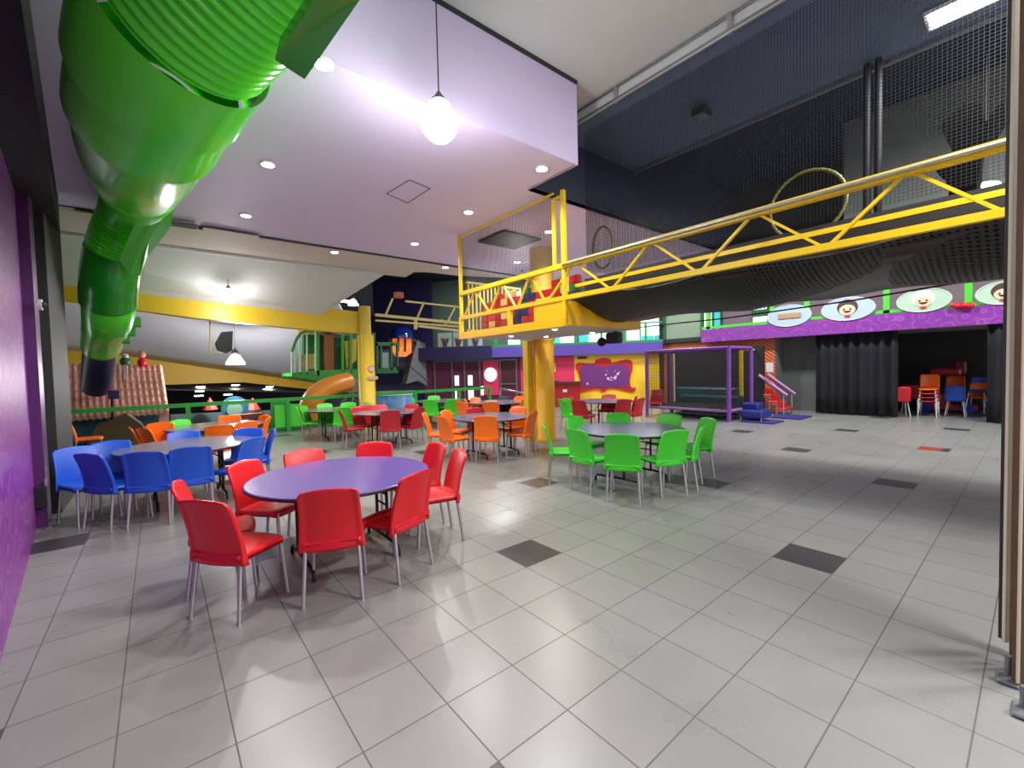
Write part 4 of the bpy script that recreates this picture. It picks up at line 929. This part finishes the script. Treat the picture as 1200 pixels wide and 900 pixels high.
# tiled toy house
h = thing('tiled_house', 'toy village house with a terracotta tiled roof beyond the railing', 'house', pl(140, 500, 1, 15))
rt0, rt1 = pl(60, 427, 1, 15.8), pl(190, 429, 1, 15.8); rb0, rb1 = pl(60, 492, 1, 13.6), pl(198, 482, 1, 13.6)
def roof(u, v):
    p = rt0.lerp(rt1, u).lerp(rb0.lerp(rb1, u), v)
    s = abs(math.sin(u*18*PI))*.07+((v*7) % 1)*.06; p = p+Vector((0, -.7, .7))*s
    return p, p-Vector((0, -.05, .1))
MB().sheet(roof, 216, 56, smooth=False).build('tiled_roof', mat('terracotta', (236, 182, 162), .7, var=.12, scale=8), h)
MB().prism([pl(80, 484, 1, 14.4), pl(193, 484, 1, 14.4), pl(193, 520, 1, 14.4), pl(80, 520, 1, 14.4)], (0, .1, 0)).build('teal_wall', mat('teal_wall', (70, 120, 138), .6, var=.15), h)
MB().prism([pl(187, 480, 1, 13.9), pl(198, 480, 1, 13.9), pl(199, 505, 1, 13.9), pl(186, 505, 1, 13.9)], (0, .3, 0)).build('brick_corner', mat('terracotta', (236, 182, 162), .7), h)
h2 = tag(MB().prism([pl(100, 525, 1, 12.6), pl(112, 500, 1, 12.6), pl(148, 485, 1, 12.6), pl(165, 497, 1, 12.6), pl(185, 525, 1, 12.6)], (0, .8, 0)).build('thatched_hut', mat('brown_thatch', (92, 76, 48), .8, var=.3, scale=20, bump=.5)), 'low brown gabled hut roof just beyond the railing', 'hut')
def figurine(px, py, c1, c2, label):
    c_ = pl(px, py, 1, 15.7); t = thing('figurine', label, 'figurine', c_)
    MB().ball(c_+Vector((0, 0, .12)), .13, 12, (1, 1, 1.2)).build('body', c1, t); MB().ball(c_+Vector((0, 0, .36)), .10, 12).build('head', c2, t)
    b = MB()
    for k in range(5): b.tube([c_+Vector((0, 0, .42)), c_+Vector((.12*math.cos(k*1.3), 0, .5+.05*(k % 2)))], [.03, .004], 6)
    b.build('crest', c2, t)
figurine(167, 429, M_red, mat('salmon_pink', (226, 140, 120), .5), 'small red spiky figurine sitting on the tiled roof ridge')
c_ = pl(147, 424, 1, 15.2)
t = thing('figurine', 'small green and white figurine on a post at the tiled roof', 'figurine', c_)
MB().ball(c_+Vector((0, 0, 0)), .14, 12, (1, 1, 1.1)).build('body', M_dgreen, t); MB().ball(c_+Vector((0, 0, .17)), .09, 12).build('head', M_white, t)
q_ = pl(147, 446, 1, 14.9); MB().bar(c_, q_, .09).build('post', M_beige, t)
# bits of the toy village beyond the rail
M_vred = mat('village_red', (150, 60, 50), .6, var=.1)
t = thing('toy_archway', 'reddish toy archway beyond the railing right of the tiled house', 'archway', pl(285, 500, 1, 14))
MB().prism([pl(258, 488, 1, 14), pl(308, 484, 1, 14), pl(308, 489, 1, 14), pl(258, 494, 1, 14)], (0, .3, 0)).build('lintel', M_vred, t)
for x in (260, 305): MB().prism([pl(x-3, 488, 1, 14), pl(x+3, 488, 1, 14), pl(x+3, 515, 1, 14), pl(x-3, 515, 1, 14)], (0, .3, 0)).build('pier', M_vred, t)
for px, lb in ((246, 'small red pointed toy roof beyond the railing, left one'), (296, 'small red pointed toy roof beyond the railing, right one')):
    a_, b_, c_ = pl(px-9, 480, 1, 16), pl(px+10, 480, 1, 16), pl(px, 465, 1, 16)
    q_ = (a_+b_)/2; r_ = (b_-a_).length/2; tag(MB().lathe([(r_, 0), (r_*.8, .1), (0, (c_.z-a_.z))], q_, 8, False).build('toy_roof', mat('toy_roof_red', (190, 70, 50), .6)), lb, 'roof')
p_, o_ = disc_at(pl(275, 478, 1, 15.5), .42, (0, -1, 0), .15, 30)
t = thing('round_toy_sign', 'round teal toy gate ornament between the two red toy roofs', 'ornament', pl(275, 478, 1, 15.5))
MB().prism(p_, o_).build('disc', mat('teal_disc', (30, 90, 110), .5), t)
p_, o_ = disc_at(pl(275, 480, 1, 15.3), .24, (0, -1, 0), .05, 30); MB().prism(p_, o_).build('centre', mat('pale_green_centre', (120, 160, 140), .5), t)
for px in (200, 350): pass
tag(MB().prism([pl(200, 486, 1, 16.5), pl(335, 480, 1, 16.5), pl(335, 512, 1, 16.5), pl(200, 515, 1, 16.5)], (0, .2, 0)).build('village_wall', mat('village_wall_grey', (70, 92, 92), .6, var=.3, scale=2)), 'dull teal grey toy village wall beyond the railing', 'wall')
tag(MB().prism([pl(318, 470, 1, 12.2), pl(332, 468, 1, 12.2), pl(352, 478, 1, 12.2), pl(352, 505, 1, 12.2), pl(318, 508, 1, 12.2)], (0, .1, 0)).build('green_board', M_green), 'curved green board behind the railing post', 'board')
for px, py in ((235, 453), (234, 458), (233, 463.5), (276, 451), (272, 456), (267, 462), (310, 456), (316, 453)):
    c_ = pl(px, py, 1, 20.6); t = tag(MB().lathe([(.16, 0), (.16, -.03), (0, -.04)], c_, 12).build('downlight', M_lamp), 'tiny distant downlight under the ochre bulkhead', 'downlight', 'distant downlights under the ochre bulkhead')
# loudspeaker on bracket
t = thing('loudspeaker', 'black loudspeaker hanging on a cream pipe bracket below the yellow beam', 'speaker', pl(262, 402, 1, 10.6))
sp2 = lambda x, y: pl(x, y, 1, 10.55)
MB().prism([sp2(253, 402), sp2(260, 389), sp2(273, 388), sp2(272, 411), sp2(266, 414), sp2(256, 410)], (0, .3, 0)).build('cabinet', M_black, t)
p_, o_ = disc_at(sp2(266, 404), .09, (0, -1, 0), .02, 20); MB().prism(p_, o_).build('driver', M_iron, t)
MB().tube([sp2(246, 370), sp2(246, 413), sp2(262, 414)], .02, 8).build('bracket', M_cream, t)
# green lookout cage with orange slide
Yc = 14.5
def cp(x, y, dY=0): return pl(x, y, 1, Yc+dY)
t = thing('lookout_cage', 'green play tower cabin with pale bars beyond the railing', 'play tower', cp(385, 445))
MB().prism([cp(342, 437), cp(375, 434), cp(440, 432), cp(440, 444), cp(375, 447), cp(342, 441)], (0, 1.6, 0)).build('deck', M_green, t)
for x in (373, 402, 411, 420, 432): MB().prism([cp(x-1.3, 388), cp(x+1.3, 388), cp(x+1.3, 440), cp(x-1.3, 440)], (0, .1, 0)).build('post', M_green, t)
for x, y in ((342, 410), (346, 400), (352, 392), (360, 388), (370, 386)): MB().prism([cp(x-.7, y), cp(x+.7, y), cp(x+.7, 439), cp(x-.7, 439)], (0, .06, 0)).build('bar', mat('pale_green_bar', (170, 215, 170), .4), t)
MB().tube(catmull([cp(342, 412), cp(348, 397), cp(356, 389), cp(375, 386)], 6), .05, 8).build('roof_hoop', M_green, t)
MB().prism([cp(374, 388, .8), cp(440, 390, .8), cp(440, 436, .8), cp(374, 436, .8)], (0, .1, 0)).build('back_board', M_dgreen, t)
for x0, x1, m_ in ((381, 391, mat('rust_orange', (170, 96, 36), .5)), (356, 370, M_dgreen)):
    MB().prism([cp(x0, 392, .4), cp(x1, 392, .4), cp(x1, 434, .4), cp(x0, 434, .4)], (0, .3, 0)).build('inner_panel', m_, t)
MB().lathe([(.35, 0), (.25, .2), (.05, .35)], cp(360, 391, .6), 12, False).build('bell_roof', M_yel2, t)
MB().prism([cp(404, 400, .3), cp(420, 396, .3), cp(420, 420, .3), cp(406, 432, .3)], (0, .1, 0)).build('yellow_panel', M_yel, t)
MB().prism([cp(352, 416, .3), cp(372, 414, .3), cp(372, 432, .3), cp(352, 434, .3)], (0, .1, 0)).build('tan_panel', mat('tan_panel', (190, 160, 100), .6, var=.3), t)
ty = [dep(408, 447, 15.4), dep(390, 452, 14.8), dep(376, 459, 14.4), dep(367, 468, 14.2), dep(362, 483, 14.2), dep(360, 505, 14.3)]
MB().tube(catmull(ty, 6), .33, 20).build('orange_tube_slide', mat('orange_slide', (226, 140, 40), .35), t)
t = thing('lookout_cage', 'small green framed cabin right of the yellow pillar', 'play tower', cp(453, 437))
MB().prism([cp(441, 432), cp(467, 430), cp(467, 437), cp(441, 438)], (0, .8, 0)).build('deck', M_dgreen, t)
for x in (442, 447, 459, 466): MB().prism([cp(x-1, 402), cp(x+1, 402), cp(x+1, 434), cp(x-1, 434)], (0, .1, 0)).build('post', M_dgreen, t)
MB().prism([cp(441, 401), cp(467, 401), cp(467, 405), cp(441, 405)], (0, .1, 0)).build('top_rail', M_dgreen, t)
MB().prism([cp(448, 413, .1), cp(457, 413, .1), cp(457, 431, .1), cp(448, 431, .1)], (0, .1, 0)).build('pale_panel', mat('pale_screen', (120, 150, 140), .5), t)
# rocket cabin with blue dome
t = thing('dome_cabin', 'dark play cabin with a shiny navy dome and orange glowing interior', 'play tower', cp(472, 420, .5))
c_ = cp(471, 396, .5); MB().lathe([(.50, -.05), (.50, .05), (.45, .28), (.30, .44), (0, .5)], c_, 24).build('dome', mat('shiny_navy', (20, 40, 120), .15, coat=.6), t)
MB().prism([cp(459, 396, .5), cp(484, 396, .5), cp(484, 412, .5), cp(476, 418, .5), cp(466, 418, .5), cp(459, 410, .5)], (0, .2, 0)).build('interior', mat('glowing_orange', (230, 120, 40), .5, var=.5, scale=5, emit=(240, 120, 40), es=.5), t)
for x in (459, 467, 475, 484): MB().prism([cp(x-1, 396, .45), cp(x+1, 396, .45), cp(x+1, 412, .45), cp(x-1, 412, .45)], (0, .1, 0)).build('bar', M_iron, t)
t = thing('rocket_panel', 'angular grey spaceship shaped play structure behind the railing', 'play structure', cp(490, 455, .8))
MB().prism([cp(476, 450, .7), cp(486, 408, .7), cp(490, 398, .7), cp(498, 412, .7), cp(506, 452, .7), cp(500, 452, .7), cp(490, 446, .7)], (0, .5, 0)).build('hull', mat('spaceship_grey', (100, 104, 108), .5, var=.3, scale=4), t)
MB().prism([cp(483, 396, .75), cp(501, 404, .75), cp(508, 462, .75), cp(503, 462, .75), cp(496, 412, .75)], (0, .3, 0)).build('fin', mat('spaceship_dark', (60, 58, 70), .5), t)
MB().bar(cp(482, 429, .66), cp(504, 448, .66), .03).bar(cp(478, 440, .66), cp(492, 426, .66), .03).build('seam', M_steel, t)
t = thing('mural_drum', 'round blue and silver mural drum behind the green railing', 'play structure', cp(468, 480, 1))
c_ = cp(464, 478, 1.0); MB().lathe([(.9, -.8), (.9, .62), (.86, .66), (0, .66)], c_, 30).build('drum', mat('space_mural', (90, 140, 190), .3, var=.9, scale=3), t)
MB().lathe([(.93, .6), (.93, .72), (.9, .74)], c_, 30).build('rim', M_chrome, t)
# silver lattice tower
t = thing('lattice_tower', 'thin silver lattice ladder structure left of the yellow pillar', 'truss', cp(420, 470))
L = MB()
for x in (414, 421): L.bar(cp(x, 445), cp(x-1, 500), .04)
for i in range(7): L.bar(cp(414, 447+i*7), cp(421, 450+i*7), .03)
for i in range(6): L.bar(cp(396+i*4, 480-i*5), cp(402+i*4, 468-i*4), .02)
L.build('frame', M_steel, t)
# yellow beams right of the pillar
Yt = 9.9
def tq(x, y): return pl(x, y, 1, 9.82)
t = thing('lattice_truss', 'pale yellow double beam with braces running from the yellow pillar to the platform', 'truss', tq(490, 375))
MB().bar(tq(440, 369), tq(541, 379), .10, .08).build('chord', M_cream, t); MB().bar(tq(440, 375.5), tq(541, 383), .06, .05).build('chord', M_cream, t)
MB().bar(tq(475, 353), tq(540, 360), .05).build('chord', M_cream, t); MB().bar(tq(490, 382), tq(541, 388), .07).build('chord', M_cream, t)
for a0, a1 in (((452, 369), (460, 350)), ((489, 372), (497, 354)), ((525, 376), (534, 358))): MB().bar(tq(*a0), tq(*a1), .05).build('brace', M_cream, t)
MB().bar(tq(487, 374), tq(487, 386), .08).bar(tq(517, 374), tq(522, 380), .04).bar(tq(527, 374), tq(522, 380), .04).build('brace', M_cream, t)
c_ = pl(467, 346, 1, 11); tag(MB().bbox(c_-Vector((.14, .1, .1)), c_+Vector((.14, .1, .1)), .02).build('orange_crate', mat('dull_orange', (176, 84, 50), .5)), 'small orange box on the far yellow truss', 'box')
# black speaker under platform far side
c_ = pl(716, 397, 0, 4.15)
t = thing('loudspeaker', 'black loudspeaker hanging under the right end of the platform', 'speaker', c_)
MB().bbox(c_+Vector((-.08, -.2, -.09)), c_+Vector((.1, .08, .11)), .03).build('cabinet', M_black, t)
MB().ball(c_+Vector((-.08, .15, -.05)), .085, 14).build('horn', M_iron, t)
MB().tube([c_+Vector((0, -.1, .1)), c_+Vector((0, -.1, 2.29-c_.z))], .02, 8).build('bracket', M_iron, t)
# thin dark cable rod under the net
tag(MB().tube([pl(745, 384, 0, 5.0), pl(850, 373, 0, 5.0), pl(1000, 352, 0, 5.0), pl(1183, 321, 0, 5.0)], .012, 6).build('cable', M_black), 'thin black cable slung below the net tray towards the right', 'cable')

# ================================================================== RIGHT DOOR EDGE
t = thing('folding_door', 'edge of a worn folding door with a cream front stile at the right border', 'door', (1.02, -2.62, 0))
def dp(px, py): return fl(px, py)
a_ = Vector((1.0, -2.575, 0))
b0 = fl(1180, 790); 
def stile(px, w_, z0, z1, D0, m, nm, dd=.05):
    p = dep(px, 600, D0); q = RT*w_; MB().prism([Vector((p.x, p.y, z0)), Vector((p.x+_r.x*w_, p.y+_r.y*w_, z0)), Vector((p.x+_r.x*w_+_f.x*dd, p.y+_r.y*w_+_f.y*dd, z0)), Vector((p.x+_f.x*dd, p.y+_f.y*dd, z0))], (0, 0, z1-z0)).build(nm, m, t)
M_stile = mat('cream_stile', (206, 202, 176), .45, var=.1); M_wood = mat('worn_brown_wood', (92, 62, 40), .6, var=.4, scale=12)
stile(1180, .030, .12, 5.4, 2.30, M_stile, 'front_stile', .015)
stile(1184, .05, .08, 5.4, 2.36, M_black, 'gap_strip')  # black strip between the cream stile and the wood edge
stile(1190.5, .04, .06, 5.4, 2.25, M_wood, 'wood_edge', .02)
stile(1196, .012, .03, 5.4, 2.12, M_stile, 'second_stile', .008)
stile(1199.5, .3, .02, 5.4, 2.12, M_wood, 'leaf', .04)
for px, py in ((1178, 797), (1196, 836)):
    p = fl(px, py); MB().bbox(p+Vector((-.06, -.05, 0.002)), p+Vector((.07, .03, .02)), .008).tube([p+Vector((.03, -.01, .01)), p+Vector((.03, -.01, .12))], .015, 8).build('floor_roller', M_steel, t)

# left wall bits
c_ = pl(45, 358, 0, -3.29); t = thing('dome_camera', 'small white dome security camera on the charcoal column', 'camera', (-3.3, 5.3, c_.z))
c_ = Vector((-3.28, pl(45, 358, 0, -3.28).y, c_.z))
pts, off = disc_at(c_, .06, (1, 0, 0), .03, 20); MB().prism(pts, off).build('base', M_white, t)
MB().ball(c_+Vector((.03, 0, 0)), .035, 12).build('lens', M_iron, t)
c_ = pl(48, 582, 1, 4.37)
t = thing('socket_box', 'small dark cable box low on the purple pilaster', 'box', c_)
MB().bbox(c_+Vector((-.05, -.06, -.12)), c_+Vector((.05, 0, .12)), .01).build('cover', M_black, t); MB().bar(c_+Vector((.05, -.03, .12)), c_+Vector((.05, -.03, .2)), .02).build('bracket', M_alu, t)
pts = [pl(0, y, 0, -3.18) for y in (228,)]
